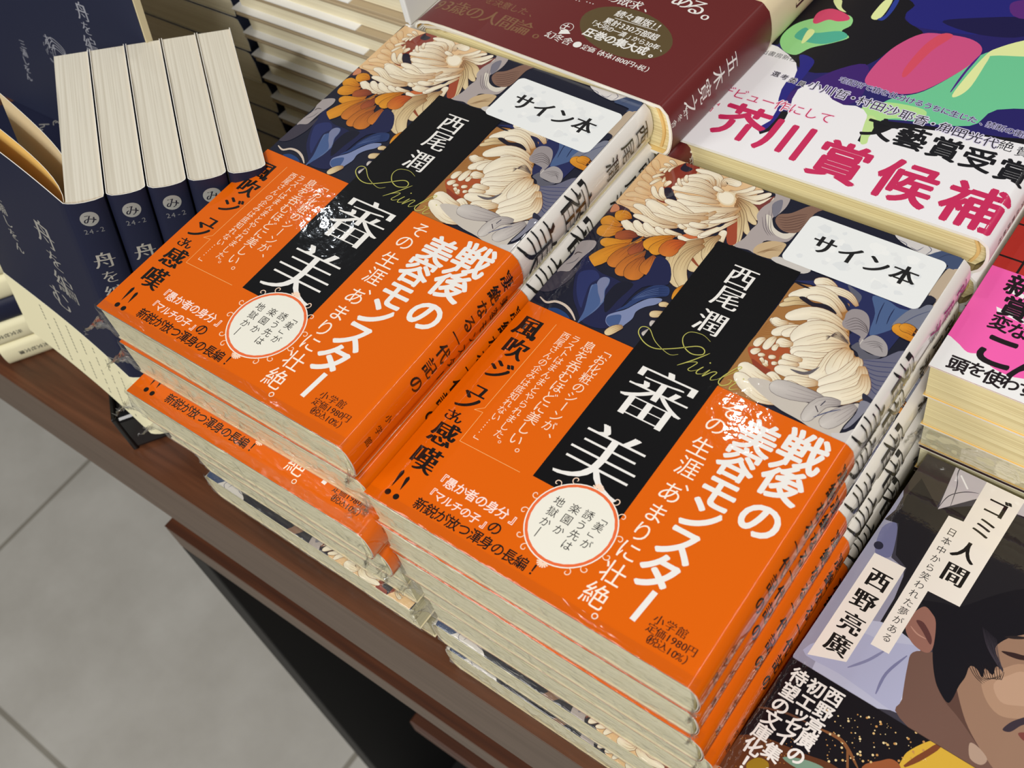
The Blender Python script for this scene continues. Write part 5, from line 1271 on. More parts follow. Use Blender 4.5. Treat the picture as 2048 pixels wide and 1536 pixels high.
ART_MAN_OBI = [
 ('P',(92,52,30),[(-2.8,7.0),(4.5,15.9),(20.4,19.7),(32.1,22.0),(45.3,17.5),(-4.8,-18.8)],1),
 ('P',(150,118,30),[(7.1,6.0),(9.2,10.0),(13.0,10.2),(13.7,6.4),(9.8,3.7)],1),
 ('P',(120,150,130),[(15.6,14.5),(21.3,18.0),(28.3,19.3),(23.4,14.6)],1),
 ('P',(56,34,24),[(-3.3,39.4),(-1.9,45.1),(-1.1,47.6),(1.3,26.9),(-1.1,8.2),(-2.2,-4.9)],1),
 ('P',(210,170,60),[(47.1,36.4),(48.2,41.5),(52.3,47.9),(56.5,49.7),(69.4,50.0),(81.7,49.5),(67.8,22.5),(49.7,26.5)],1),
 ('K',(120,66,40),2.0,[(48.7,34.6),(52.7,42.9),(55.0,48.6)],1),
 ('P',(150,86,50),[(38.0,26.9),(41.7,31.9),(44.5,34.5),(48.1,33.6),(50.5,27.1),(41.4,20.5)],1),
 ('K',(130,84,50),1.2,[(20.0,30.0),(27.2,30.8),(31.3,29.4),(37.1,25.6)],1),
 ('K',(130,84,50),0.8,[(31.3,29.4),(34.4,23.7)],1),
 ('K',(98,62,44),0.8,[(-2.5,23.6),(7.5,28.1),(16.9,29.6)],1),
 ('C',(230,210,160),0.12,(41.5,38.0)),
 ('C',(214,180,120),0.12,(47.6,41.5)),
 ('C',(214,180,120),0.18,(37.6,39.8)),
 ('C',(214,180,120),0.12,(38.3,43.7)),
 ('C',(214,180,120),0.18,(47.6,36.7)),
 ('C',(230,210,160),0.18,(34.7,27.4)),
 ('C',(214,180,120),0.4,(31.9,25.1)),
 ('C',(214,180,120),0.18,(28.6,39.2)),
 ('C',(230,210,160),0.12,(27.3,39.1)),
 ('C',(214,180,120),0.25,(40.4,38.2)),
 ('C',(230,210,160),0.25,(29.5,41.5)),
 ('C',(214,180,120),0.12,(26.7,34.8)),
 ('C',(230,210,160),0.25,(33.6,27.2)),
 ('C',(214,180,120),0.12,(19.6,37.9)),
 ('C',(190,140,80),0.25,(46.9,36.9)),
 ('C',(190,140,80),0.4,(40.0,33.0)),
 ('C',(190,140,80),0.25,(27.5,28.0)),
 ('C',(214,180,120),0.18,(27.7,22.8)),
 ('C',(214,180,120),0.25,(32.5,35.2)),
 ('C',(214,180,120),0.25,(31.6,32.0)),
 ('C',(230,210,160),0.25,(45.1,43.7)),
 ('C',(230,210,160),0.4,(28.5,22.2)),
 ('C',(190,140,80),0.25,(25.4,26.6)),
 ('C',(214,180,120),0.12,(33.5,41.1)),
 ('C',(230,210,160),0.18,(32.8,25.4)),
 ('C',(214,180,120),0.18,(42.1,37.2)),
 ('C',(214,180,120),0.4,(39.5,29.8)),
 ('C',(190,140,80),0.4,(50.0,45.5)),
 ('C',(214,180,120),0.12,(29.1,36.5)),
 ('C',(214,180,120),0.4,(37.3,28.6)),
 ('C',(230,210,160),0.25,(35.5,39.9)),
 ('C',(190,140,80),0.12,(26.8,26.1)),
 ('C',(230,210,160),0.25,(38.0,34.8)),
 ('C',(190,140,80),0.25,(30.6,27.3)),
 ('C',(190,140,80),0.25,(28.4,41.5)),
 ('C',(230,210,160),0.4,(33.0,34.6)),
 ('C',(230,210,160),0.4,(35.1,30.8)),
 ('C',(230,210,160),0.18,(53.0,40.6)),
 ('C',(190,140,80),0.25,(49.2,38.3)),
 ('C',(230,210,160),0.4,(43.1,39.8)),
 ('C',(230,210,160),0.4,(29.6,28.6)),
 ('C',(230,210,160),0.25,(30.8,35.5)),
 ('C',(230,210,160),0.18,(25.7,34.9)),
 ('C',(230,210,160),0.12,(29.9,31.3)),
 ('C',(214,180,120),0.12,(53.5,40.3)),
 ('C',(190,140,80),0.4,(36.1,43.0)),
 ('C',(190,140,80),0.12,(29.9,30.4)),
 ('C',(190,140,80),0.12,(36.2,28.7)),
 ('C',(214,180,120),0.25,(41.3,43.1)),
 ('C',(190,140,80),0.25,(25.0,31.6)),
 ('C',(190,140,80),0.4,(51.2,42.9)),
 ('C',(190,140,80),0.4,(45.6,43.6)),
 ('C',(230,210,160),0.4,(26.8,31.6)),
 ('C',(230,210,160),0.12,(52.6,39.9)),
 ('C',(214,180,120),0.4,(35.7,29.9)),
 ('C',(230,210,160),0.18,(25.5,31.5)),
 ('C',(230,210,160),0.4,(34.8,29.7)),
 ('C',(190,140,80),0.25,(38.6,29.8)),
 ('C',(190,140,80),0.18,(37.2,36.0)),
 ('C',(190,140,80),0.4,(31.4,42.3)),
 ('C',(190,140,80),0.18,(24.2,28.0)),
 ('C',(190,140,80),0.12,(32.9,30.9)),
 ('C',(214,180,120),0.4,(35.7,38.8)),
 ('C',(230,210,160),0.12,(38.3,43.0)),
 ('C',(190,140,80),0.25,(18.1,38.3)),
 ('C',(214,180,120),0.4,(41.1,38.0)),
 ('C',(230,210,160),0.18,(33.4,33.9)),
 ('C',(190,140,80),0.12,(20.1,36.2)),
 ('C',(214,180,120),0.4,(46.6,46.9)),
 ('C',(230,210,160),0.4,(39.8,37.8)),
 ('C',(190,140,80),0.4,(48.8,40.6)),
 ('C',(190,140,80),0.4,(42.8,39.6)),
 ('C',(190,140,80),0.25,(46.7,43.0)),
 ('C',(190,140,80),0.18,(39.3,43.7)),
 ('C',(190,140,80),0.25,(28.6,30.1)),
 ('C',(230,210,160),0.12,(35.9,42.6)),
 ('C',(214,180,120),0.12,(20.8,37.3)),
 ('C',(190,140,80),0.4,(46.5,35.3)),
 ('C',(214,180,120),0.12,(27.0,25.0)),
 ('C',(214,180,120),0.18,(34.3,28.2)),
 ('C',(214,180,120),0.12,(37.7,44.2)),
 ('C',(214,180,120),0.25,(23.5,35.1)),
 ('C',(230,210,160),0.4,(24.3,30.4)),
 ('C',(230,210,160),0.4,(31.8,42.8)),
 ('C',(190,140,80),0.12,(39.9,31.7)),
 ('C',(230,210,160),0.25,(23.4,37.4)),
 ('C',(230,210,160),0.18,(47.3,47.2)),
 ('C',(190,140,80),0.25,(29.7,34.8)),
 ('C',(230,210,160),0.4,(27.0,37.8)),
 ('C',(230,210,160),0.25,(29.1,30.0)),
 ('C',(214,180,120),0.12,(26.0,29.0)),
 ('C',(190,140,80),0.4,(35.3,41.4)),
 ('C',(230,210,160),0.12,(33.2,43.5)),
 ('C',(214,180,120),0.4,(35.6,43.5)),
 ('C',(230,210,160),0.4,(30.1,23.8)),
 ('C',(230,210,160),0.25,(26.5,38.5)),
 ('C',(190,140,80),0.12,(31.4,33.8)),
 ('C',(230,210,160),0.18,(38.9,40.7)),
 ('C',(214,180,120),0.4,(19.5,37.2)),
 ('C',(230,210,160),0.4,(38.9,32.2)),
 ('C',(214,180,120),0.18,(30.4,37.7)),
 ('C',(190,140,80),0.18,(49.3,40.2)),
 ('C',(230,210,160),0.18,(46.7,41.6)),
 ('C',(190,140,80),0.25,(27.1,23.7)),
 ('C',(190,130,60),0.15,(4.7,14.7)),
 ('C',(190,130,60),0.15,(0.4,6.7)),
 ('C',(190,130,60),0.15,(16.7,22.0)),
 ('C',(190,130,60),0.15,(16.2,19.5)),
 ('C',(190,130,60),0.15,(8.6,15.2)),
 ('C',(190,130,60),0.15,(19.1,25.3)),
 ('C',(190,130,60),0.15,(16.0,16.3)),
 ('C',(190,130,60),0.15,(14.9,15.1)),
 ('C',(190,130,60),0.15,(20.8,18.1)),
 ('C',(190,130,60),0.15,(13.3,19.1)),
 ('C',(190,130,60),0.15,(5.7,15.3)),
 ('C',(190,130,60),0.15,(21.4,21.4)),
 ('C',(190,130,60),0.15,(15.2,20.7)),
 ('C',(190,130,60),0.15,(2.3,13.1)),
 ('C',(190,130,60),0.15,(14.5,13.4)),
 ('C',(190,130,60),0.15,(5.9,10.4)),
 ('C',(190,130,60),0.15,(11.0,11.4)),
 ('C',(190,130,60),0.15,(1.4,12.7)),
 ('C',(190,130,60),0.15,(19.9,15.9)),
 ('C',(190,130,60),0.15,(14.7,10.9)),
 ('C',(190,130,60),0.15,(14.3,19.3)),
 ('C',(190,130,60),0.15,(15.4,21.8)),
 ('C',(190,130,60),0.15,(11.4,11.6)),
 ('C',(190,130,60),0.15,(14.1,15.9)),
 ('C',(190,130,60),0.15,(14.7,21.9)),
 ('C',(190,130,60),0.15,(17.9,19.2)),
 ('C',(190,130,60),0.15,(15.9,12.6)),
 ('C',(190,130,60),0.15,(19.0,23.1)),
 ('C',(190,130,60),0.15,(15.9,15.4)),
 ('C',(190,130,60),0.15,(2.9,11.2)),
 ('C',(190,130,60),0.15,(21.5,17.6)),
 ('C',(190,130,60),0.15,(4.7,3.2)),
 ('C',(190,130,60),0.15,(1.4,12.2)),
 ('C',(190,130,60),0.15,(16.6,16.1)),
 ('C',(190,130,60),0.15,(9.0,14.0)),
 ('C',(190,130,60),0.15,(10.7,10.2)),
 ('C',(190,130,60),0.15,(9.5,17.2)),
 ('C',(190,130,60),0.15,(1.8,4.0)),
 ('C',(190,130,60),0.15,(17.0,13.2)),
 ('C',(190,130,60),0.15,(21.9,20.8)),
 ('T','西',(19.1,42.5),6.4,(236,234,230),'Bh'),
 ('T','野',(18.8,36.0),6.4,(236,234,230),'Bh'),
 ('T','亮',(18.8,29.7),6.4,(236,234,230),'Bh'),
 ('T','廣',(18.9,24.1),6.4,(236,234,230),'Bh'),
 ('T','の',(18.9,17.8),6.4,(236,234,230),'Bh'),
 ('T','初',(12.6,41.8),6.4,(236,234,230),'Bh'),
 ('T','エ',(12.4,35.5),6.4,(236,234,230),'Bh'),
 ('T','ッ',(13.1,30.7),6.4,(236,234,230),'Bh'),
 ('T','セ',(13.0,25.7),6.4,(236,234,230),'Bh'),
 ('T','イ',(12.6,20.7),6.4,(236,234,230),'Bh'),
 ('T','集',(12.0,14.1),6.4,(236,234,230),'Bh'),
 ('T','、',(14.1,9.8),6.4,(236,234,230),'Bh'),
 ('T','待',(5.9,42.0),6.4,(236,234,230),'Bh'),
 ('T','望',(6.0,35.6),6.4,(236,234,230),'Bh'),
 ('T','の',(6.0,29.6),6.4,(236,234,230),'Bh'),
 ('T','文',(6.0,23.8),6.4,(236,234,230),'Bh'),
 ('T','庫',(5.7,17.9),6.4,(236,234,230),'Bh'),
 ('T','化',(5.7,12.1),6.4,(236,234,230),'Bh'),
 ('T','！',(6.3,6.0),6.4,(236,234,230),'Bh'),
]
ART_PINK = [
 ('P',(238,238,238),[(-1,-1),(-1,14.5),(4,14),(9,11.5),(14,13),(18,9.5),(25,8.5),(32,10),(40,8),(55,9),(70,8),(106,9),(106,-1)],1),
 ('P',(240,240,240),[(9.1,45.9),(15.2,45.3),(16.0,43.2),(10.2,44.0)],0),
 ('P',(240,240,240),[(9.1,35.6),(19.4,34.6),(20.4,32.3),(10.3,33.5)],0),
 ('T','新',(13.0,48.1),11,(24,14,20),'Bh'),
 ('T','賞',(15.1,37.7),11,(24,14,20),'Bh'),
 ('T','変',(13.3,28.9),7.6,(24,14,20),'Bh'),
 ('T','な',(20.1,28.4),7.6,(24,14,20),'Bh'),
 ('T','こ',(17.6,17.0),17,(24,14,20),'Bh'),
 ('T','ん',(30.6,14.4),15,(24,14,20),'Bh'),
 ('T','頭',(8.5,5.0),7.2,(24,14,20),'Bh'),
 ('T','を',(14.8,5.9),6.6,(24,14,20),'Bh'),
 ('T','使',(21.0,5.2),7.2,(24,14,20),'Bh'),
 ('T','わ',(26.7,5.6),6.6,(24,14,20),'Bh'),
 ('T','ず',(32.6,5.6),6.6,(24,14,20),'Bh'),
]


def jacket_prof(W, T, bulge=0.0028, ridge=0.0, back=True):
    p = [(0, T), (W * 0.5, T), (W - 0.0016, T), (W - 0.0006, T)]
    p += [(W + 0.0003, T - 0.0005)]
    n = 9
    for i in range(1, n):
        t = i / n; p.append((W + 0.0003 + bulge * math.sin(math.pi * (0.12 + 0.76 * t)) ** 0.8 - bulge * 0.35 * t ** 3, T - 0.0005 - (T - 0.001) * t))
    p += [(W - 0.0002, 0.0003), (W - 0.0012, 0.0), (W * 0.5, 0.0), (0, 0)]
    return p

def film(W, H, T, parent, seed, ears=True):
    """clear shrink film gathered over the tail edge, with crumpled corner ears"""
    vs = []; fs = []; nx, ny = 110, 16; rnd = random.Random(seed)
    def path(t):    # from the top cover, over the edge and down
        if t < 0.2: return (0.004 * (1 - t / 0.2) - 0.0003, T + 0.0010)
        if t < 0.85: return (-0.0006, T + 0.001 - (T + 0.0011) * (t - 0.2) / 0.65)
        return (-0.0004 + 0.004 * (t - 0.85) / 0.15, -0.0003 + 0.00005)
    for i in range(nx + 1):
        x = -0.0012 + (W + 0.0035) * i / nx
        for j in range(ny + 1):
            t = j / ny; y, z = path(t); m_ = math.sin(math.pi * max(0, min(1, (t - 0.15) / 0.7)))
            a = noise.noise(Vector((x * 60 + seed * 7.3, t * 3.2 + x * 50, seed))); b = noise.noise(Vector((x * 230, t * 9 + seed, 3.1)))
            c = 1 - abs(noise.noise(Vector((x * 90 + t * 5, t * 6 - x * 60, seed + 9.0)))) * 2
            dy = -m_ * (0.0012 * max(0, a) + 0.0004 * b + 0.0011 * max(0, c - 0.62) * 2.4)
            dz = m_ * 0.0006 * b
            vs.append((x, y + dy, z + dz))
    for i in range(nx):
        for j in range(ny):
            k = i * (ny + 1) + j; fs.append((k, k + ny + 1, k + ny + 2, k + 1))
    if ears:
        for cx, cy, ang, size, zc in ((-0.001, 0.0, math.radians(228), 0.011, T * 0.45), (W + 0.001, -0.001, math.radians(300), 0.004, T * 0.3)):
            k0 = len(vs); na, nr = 12, 9
            for i in range(na + 1):
                th = ang + (i / na - 0.5) * 1.5
                for j in range(nr + 1):
                    r = size * j / nr * (0.7 + 0.5 * abs(noise.noise(Vector((i * 0.8, seed, size * 100)))))
                    w_ = 0.0024 * j / nr
                    vs.append((cx + r * math.cos(th) + w_ * noise.noise(Vector((i * 1.1, j * 0.9, seed))), cy + r * math.sin(th) + w_ * noise.noise(Vector((j * 1.3, i, seed + 5))),
                               zc + (i / na - 0.5) * T * 0.7 * (1 - j / nr * 0.4) + w_ * 1.6 * noise.noise(Vector((i * 0.9 + 4, j * 1.2, seed)))))
            for i in range(na):
                for j in range(nr):
                    k = k0 + i * (nr + 1) + j; fs.append((k, k + 1, k + nr + 2, k + nr + 1))
    return mesh_obj('shrink_wrap', vs, fs, M_FILM, parent, smooth=True)

def copy_book(src, mw, label, group=None, skip=()):
    r = src.copy(); COL.objects.link(r); r.matrix_world = mw; r['label'] = label
    if group: r['group'] = group
    for ch in src.children:
        if ch.name.split('.')[0] in skip: continue
        c_ = ch.copy(); COL.objects.link(c_); c_.parent = r
        for g in ch.children:
            d_ = g.copy(); COL.objects.link(d_); d_.parent = c_
    return r

# ================================================================ the setting
v, f = box_vf(-1.8, 1.2, -1.2, 1.5, -0.02, 0.0)
m = new_mat('floor_tiles', rough=0.42); nt = m.node_tree; b = nt.nodes['Principled BSDF']
tc = nt.nodes.new('ShaderNodeTexCoord'); mp = nt.nodes.new('ShaderNodeMapping')
mp.inputs['Location'].default_value = (0.9645 + 0.0015, 0.195 + 0.0015, 0.0)
br = nt.nodes.new('ShaderNodeTexBrick'); br.offset = 0.0; br.inputs['Scale'].default_value = 1.0
br.inputs['Brick Width'].default_value = 0.607; br.inputs['Row Height'].default_value = 0.607; br.inputs['Mortar Size'].default_value = 0.0035; br.inputs['Mortar Smooth'].default_value = 0.1
br.inputs['Color1'].default_value = (1, 1, 1, 1); br.inputs['Color2'].default_value = (1, 1, 1, 1); br.inputs['Mortar'].default_value = (0.52, 0.5, 0.46, 1)
n1 = nt.nodes.new('ShaderNodeTexNoise'); n1.inputs['Scale'].default_value = 7.0; n1.inputs['Detail'].default_value = 6.0; n1.inputs['Roughness'].default_value = 0.62
rp = nt.nodes.new('ShaderNodeValToRGB'); rp.color_ramp.elements[0].position = 0.3; rp.color_ramp.elements[1].position = 0.75
rp.color_ramp.elements[0].color = lin((176, 173, 166)); rp.color_ramp.elements[1].color = lin((198, 196, 190))
mx = nt.nodes.new('ShaderNodeMix'); mx.data_type = 'RGBA'; mx.blend_type = 'MULTIPLY'; mx.inputs[0].default_value = 1.0
for a_, b_ in ((tc.outputs['Object'], mp.inputs['Vector']), (mp.outputs['Vector'], br.inputs['Vector']), (tc.outputs['Object'], n1.inputs['Vector']), (n1.outputs['Fac'], rp.inputs['Fac']),
               (rp.outputs['Color'], mx.inputs[6]), (br.outputs['Color'], mx.inputs[7]), (mx.outputs[2], b.inputs['Base Color'])):
    nt.links.new(a_, b_)
tag(mesh_obj('floor', v, f, m), kind='structure')

# display table: thick top, lower board close beneath it, black side panels, base shelf
YE = -0.0078
tbl = empty('display_table', Matrix.Translation((0.1, 0.4, 0)), 'walnut display table with a thick top carrying all the books', 'table')
def tpart(name, x0, x1, y0, y1, z0, z1, mat, bv=0.0012):
    v, f = box_vf(x0 - 0.1, x1 - 0.1, y0 - 0.4, y1 - 0.4, z0 + ZR, z1 + ZR)
    o = mesh_obj(name, v, f, mat, tbl)
    return bevel(o, bv) if bv else o
tpart('tabletop', -0.9, 0.9, YE, 0.85, ZT - 0.0012, ZT, M_TOP, 0)
tpart('edge_band', -0.9, 0.9, YE, 0.85, ZT - 0.067, ZT - 0.0012, M_EDGE)
tpart('lower_board', -0.2560, 0.8, YE + 0.0002, 0.8, -0.2476, -0.2464, M_LOW, 0)
tpart('lower_board_edge', -0.2560, 0.8, YE, 0.8, -0.272, -0.2476, M_EDGE)
tpart('side_panel', -0.2560, -0.232, YE, 0.8, -0.88, -0.272, M_DARK)
tpart('side_panel', -0.232, 0.9, 0.62, 0.64, -0.88, -0.272, M_DARK)
tpart('side_panel', 0.70, 0.72, 0.02, 0.8, -0.88, -0.272, M_DARK)
tpart('side_panel', -0.22, 0.70, 0.05, 0.61, ZT - 0.107, ZT - 0.067, M_DARK)
tpart('base_board', -0.232, 0.70, 0.0, 0.62, -0.89, -0.82, M_DARK)
tpart('shelf', -0.150, 0.70, 0.016, 0.62, -0.50, -0.482, M_LOW)

# ================================================================ signed hardcovers
WS, HS, TS = 0.1283, 0.188, 0.0187
prof = jacket_prof(WS, TS)
art = Art((0, 127.8, 0, 188)); art.poly([(0, 0), (128, 0), (128, 188), (0, 188)], (28, 30, 46)); art.run(ART_SIGNED)
INKTOP = (art.layer + 6) * INK
art_obi = Art(); art_obi.run(ART_SIGNED_OBI)

def signed_book(mw, label, group):
    t = empty('hardcover_book', mw, label, 'book', group)
    v, f = prism([(0.0006, 0.0004), (WS + 0.0010, 0.0004), (WS + 0.0001, TS - 0.0004), (0.0006, TS - 0.0004)], 0.0005, HS - 0.0005)
    mesh_obj('page_block', v, f, M_PAGE, t)
    sheet('jacket', Wrap(prof), HS, [(127.9, (28, 30, 46)), (150.5, (226, 222, 216)), (400, (150, 140, 130))], art, M_WRAP, t)
    sheet('paper_band', Wrap(prof, 0.00055), 0.0972, [(400, (222, 98, 0))], art_obi, M_WRAP_OBI, t, thick=0.00012, inner=(230, 150, 90))
    return t

def sticker(parent, cx, cy, rot, seed):
    s = Art(); w, h, r = 26.5, 12.6, 2.6; pts = []
    for qx, qy, a0 in ((w - r, h - r, 0), (-w + r, h - r, 90), (-w + r, -h + r, 180), (w - r, -h + r, 270)):
        for i in range(7): a = math.radians(a0 + i * 15); pts.append((qx + r * math.cos(a), qy + r * math.sin(a)))
    s.poly(pts, (232, 235, 235))
    rr = random.Random(4)
    for i in range(46):
        x, y = rr.uniform(-21, 21), rr.uniform(-9, 9); q = rr.uniform(0.7, 3.0); g = rr.choice(((226, 229, 230), (237, 239, 238), (222, 226, 228)))
        s.poly([(x + q * math.cos(math.tau * k / 9) * rr.uniform(0.6, 1.3), y + q * math.sin(math.tau * k / 9) * rr.uniform(0.5, 1.0)) for k in range(9)], g)
    for ch, x in zip('サイン本', (-15.5, -5.2, 5.2, 15.6)): s.text(ch, (x, 0.3), 9.8, (16, 16, 18), 'k')
    s.wind(); c_, s_ = math.cos(rot), math.sin(rot); z0 = TS + INKTOP + 0.00002
    vs = [((cx + u * c_ - q * s_) / 1000, (cy + u * s_ + q * c_) / 1000, z0 + 0.00008 + lay * INK) for u, q, lay in s.v]
    o = mesh_obj('sticker', vs, s.t, M_STICK, parent, cols=s.c)
    n = len(pts); return o

GL, GR = 'left stack of signed hardcovers', 'right stack of signed hardcovers'
ordn = ['topmost', 'second from the top', 'third from the top', 'fourth from the top', 'fifth from the top', 'sixth from the top', 'seventh from the top', 'lowest']
proto = signed_book(pose(0, 0, -0.0192), 'shrink-wrapped hardcover with flowers and orange band, topmost on the right signed stack', GR)
film(WS, HS, TS, proto, 1); 
sk = sticker(proto, 97.6, 171.2, math.radians(-0.6), 1)
yawL = 0.0018
t = copy_book(proto, pose(-0.1336, 0.0018, 0.0028, yawL), 'shrink-wrapped hardcover with flowers and orange band, topmost on the left signed stack', GL, skip=('sticker', 'shrink_wrap'))
sticker(t, 98.1, 166.7, math.radians(-2.3), 2); film(WS, HS, TS, t, 2)
# lower books: dx, y, yaw, spine to the left?
RS = [(-0.0010, -0.0006, 0.1, 0), (0.0005, -0.0010, -0.2, 0), (0.0022, 0.0008, 0.1, 0), (0.0030, 0.0010, 0.2, 0), (0.0030, -0.0012, 0.0, 1), (0.0055, -0.0022, -0.3, 1)]
LS = [(0.0010, -0.0012, 0.6, 0), (0.0028, -0.0110, 0.3, 0), (0.0024, -0.0078, 0.4, 0), (0.0000, -0.0015, 0.1, 1), (-0.0020, -0.0010, 0.3, 1), (-0.0035, -0.0036, -0.2, 1), (-0.0052, 0.0006, 0.1, 1)]
def low(seq, x0, y0, z0, group, side):
    for i, (dx, dy, yw, fl) in enumerate(seq):
        last = i == len(seq) - 1
        w = ordn[-1] if last else ordn[i + 1]
        how = 'hardcover turned spine to the left' if fl else 'orange-banded hardcover'
        b_ = copy_book(proto, pose(x0 + dx, y0 + dy, z0 - 0.02 * (i + 1), math.radians(yw), fl), 'shrink-wrapped %s, %s in the %s stack' % (how, w, side), group, skip=('sticker', 'shrink_wrap'))
        f_ = film(WS, HS, TS, b_, 10 + i + int(x0 * 100), ears=not fl)
        if fl:      # film gathers on the edge that now faces the aisle
            f_.matrix_local = Matrix.Translation((WS, HS, 0)) @ Matrix.Rotation(math.pi, 4, 'Z')
low(RS, 0, 0, -0.0192, GR, 'right signed'); low(LS, -0.1336, 0.0018, 0.0028, GL, 'left signed')

# ================================================================ generic hardback with projecting boards
def hardback(mw, name, label, group, W, H, T, base, art, page, obi=None, over=0.003, bulge=0.004, mat=None, flap=None, curl=0.0, cat='book', inner=(150, 134, 100), ends=0):
    mat = mat or M_PRINT
    t = empty(name, mw, label, cat, group)
    p_ = jacket_prof(W, T, bulge)
    if curl:
        q = [(0.0, T - curl), (0.0012, T - curl * 0.62), (0.004, T - curl * 0.36), (0.010, T - curl * 0.14), (0.020, T - curl * 0.04), (0.034, T)]
        p_ = q + p_[1:]
    wr_ = W - 0.003
    cv = (36, wr_ * 1000) if curl else None
    sheet('jacket', Wrap(p_), H, base, art, mat, t, thick=0.0012 if over else 0.0004, inner=inner, curved=cv)
    v, f = prism([(0.004, 0.0016), (W - 0.001, 0.0016), (W + bulge * 0.5, T * 0.3), (W + bulge * 0.5, T * 0.65), (W - 0.001, T - 0.0016 - curl * 0.2), (0.03, T - 0.0016 - curl * 0.3), (0.004, T - 0.0016 - curl)], over + 0.0003, H - over)
    pgb = mesh_obj('page_block', v, f, page, t)
    hb = [(W - 0.0035 + 0.0022 * math.sin(math.pi * i / 8), 0.003 + (T - 0.006) * i / 8) for i in range(9)]
    hv, hf = prism(hb + [(x + 0.0012, z) for x, z in reversed(hb)], over - 0.0006, over + 0.0006); mesh_obj('headband', hv, hf, M_HEAD, pgb)
    for i in range(ends):     # loose endpapers springing up under the front board
        k = 0.0015 + i * 0.0009
        pp = [(0.0016 + i * 0.001, T - curl - k * 0.6), (0.005, T - curl * 0.5 - k), (0.014, T - curl * 0.18 - k), (0.034, T - k), (W - 0.004, T - k)]
        w_ = Wrap(pp); sheet('endpaper', w_, H - 0.003, [(400, (236, 208, 146))], None, M_MATTE, t, thick=0.0003, inner=(220, 190, 128), y0=0.0008 + i * 0.0005)
    if obi:
        oh, ob_base, ob_art, om = obi
        sheet('paper_band', Wrap(p_, 0.0004), oh, ob_base, ob_art, om, t, thick=0.0002, curved=cv)
    return t

# maroon-banded hardback stack behind the left signed stack
a = Art(); a.run(ART_MAROON)
blk = Art()
for i, ch in enumerate('大河の一滴'): blk.text(ch, (148.5, 168 - i * 17), 15, (30, 24, 22), 'M')
mar = hardback(pose(-0.1335, 0.1955, 0.024 - 0.026, math.radians(-2.9)), 'hardcover_book', 'hardcover with maroon band and gold oval, topmost of its stack', 'maroon-banded hardcovers',
               0.1365, 0.194, 0.026, [(136, (226, 208, 168)), (166, (228, 212, 176)), (500, (226, 208, 168))], blk, M_PAGEY,
               obi=(0.0735, [(500, (104, 36, 36))], a, M_PRINT), curl=0.007, ends=3, inner=(226, 196, 130), over=0.002)
for i in range(5):
    copy_book(mar, pose(-0.1335 - 0.001 * (i % 2), 0.1965 + 0.001 * (i % 3), 0.024 - 0.026 - 0.0272 * (i + 1) , math.radians(-2.4 + 0.3 * (i % 2)) ) if i < 4 else pose(-0.134, 0.197, ZT, math.radians(-2)),
              'maroon-banded hardcover, %s behind the left signed books' % (ordn[i + 1] if i < 4 else ordn[-1]), 'maroon-banded hardcovers')

# prize-candidate hardback stack behind the right signed stack
a = Art((0, 129.5, 0, 190)); a.run(ART_PRIZE)
aku = hardback(pose(-0.0007, 0.1983, -0.0185, math.radians(0.3)), 'hardcover_book', 'hardcover with pink tongue picture and large crimson lettering, topmost of its stack', 'tongue-cover hardcovers',
               0.1300, 0.190, 0.0185, [(128.2, (18, 16, 24)), (152, (238, 237, 238)), (500, (238, 237, 240))], a, M_PAGEY, inner=(136, 122, 86))
for i in range(5):
    z = -0.0185 - 0.0195 * (i + 1)
    copy_book(aku, pose(-0.0022 + 0.0012 * (i % 3), 0.1978 + 0.0012 * ((i + 1) % 2), max(z, ZT) if i < 4 else ZT + 0.0, math.radians(0.1 * (i % 3))),
              'white-spined hardcover, %s behind the right signed books' % (ordn[i + 1] if i < 4 else ordn[-1]), 'tongue-cover hardcovers')

# pale hardbacks at the back, left of the maroon stack
pale = empty('hardcover_book', pose(-0.28, 0.2, ZT), 'pale hardcover, lowest of the back stack', 'book', 'pale hardcovers in the back stack')
TB = 0.0151
v, f = box_vf(0, 0.1365, 0, 0.19, 0.0, 0.0016); o = mesh_obj('back_board', v, f, M_TAN, pale); bevel(o, 0.0003)
v, f = box_vf(0, 0.1365, 0, 0.19, TB - 0.0018, TB - 0.0002); o = mesh_obj('front_board', v, f, M_TAN, pale); bevel(o, 0.0003)
v, f = box_vf(-0.0006, 0.098, -0.0004, 0.1904, 0.0016, 0.0022); mesh_obj('jacket_flap', v, f, M_WHITE, pale)
v, f = box_vf(0.003, 0.134, 0.0042, 0.186, 0.0022, TB - 0.0018); mesh_obj('page_block', v, f, M_PAGEG, pale)
v, f = box_vf(0.134, 0.1375, 0, 0.19, 0.0, TB - 0.0001); o = mesh_obj('spine', v, f, M_WHITE, pale); bevel(o, 0.0006)
rnd = random.Random(3)
for i in range(1, 14):
    copy_book(pale, pose(-0.28 + rnd.uniform(-0.0012, 0.0012), 0.2 + rnd.uniform(0, 0.0012), ZT + TB * i, math.radians(rnd.uniform(-0.3, 0.3))),
              'pale hardcover, %s from the bottom of the back stack' % ['', 'second', 'third', 'fourth', 'fifth', 'sixth', 'seventh', 'eighth', 'ninth', 'tenth', 'eleventh', 'twelfth', 'thirteenth'][i] if i < 13 else 'pale hardcover, topmost of the back stack', 'pale hardcovers in the back stack')

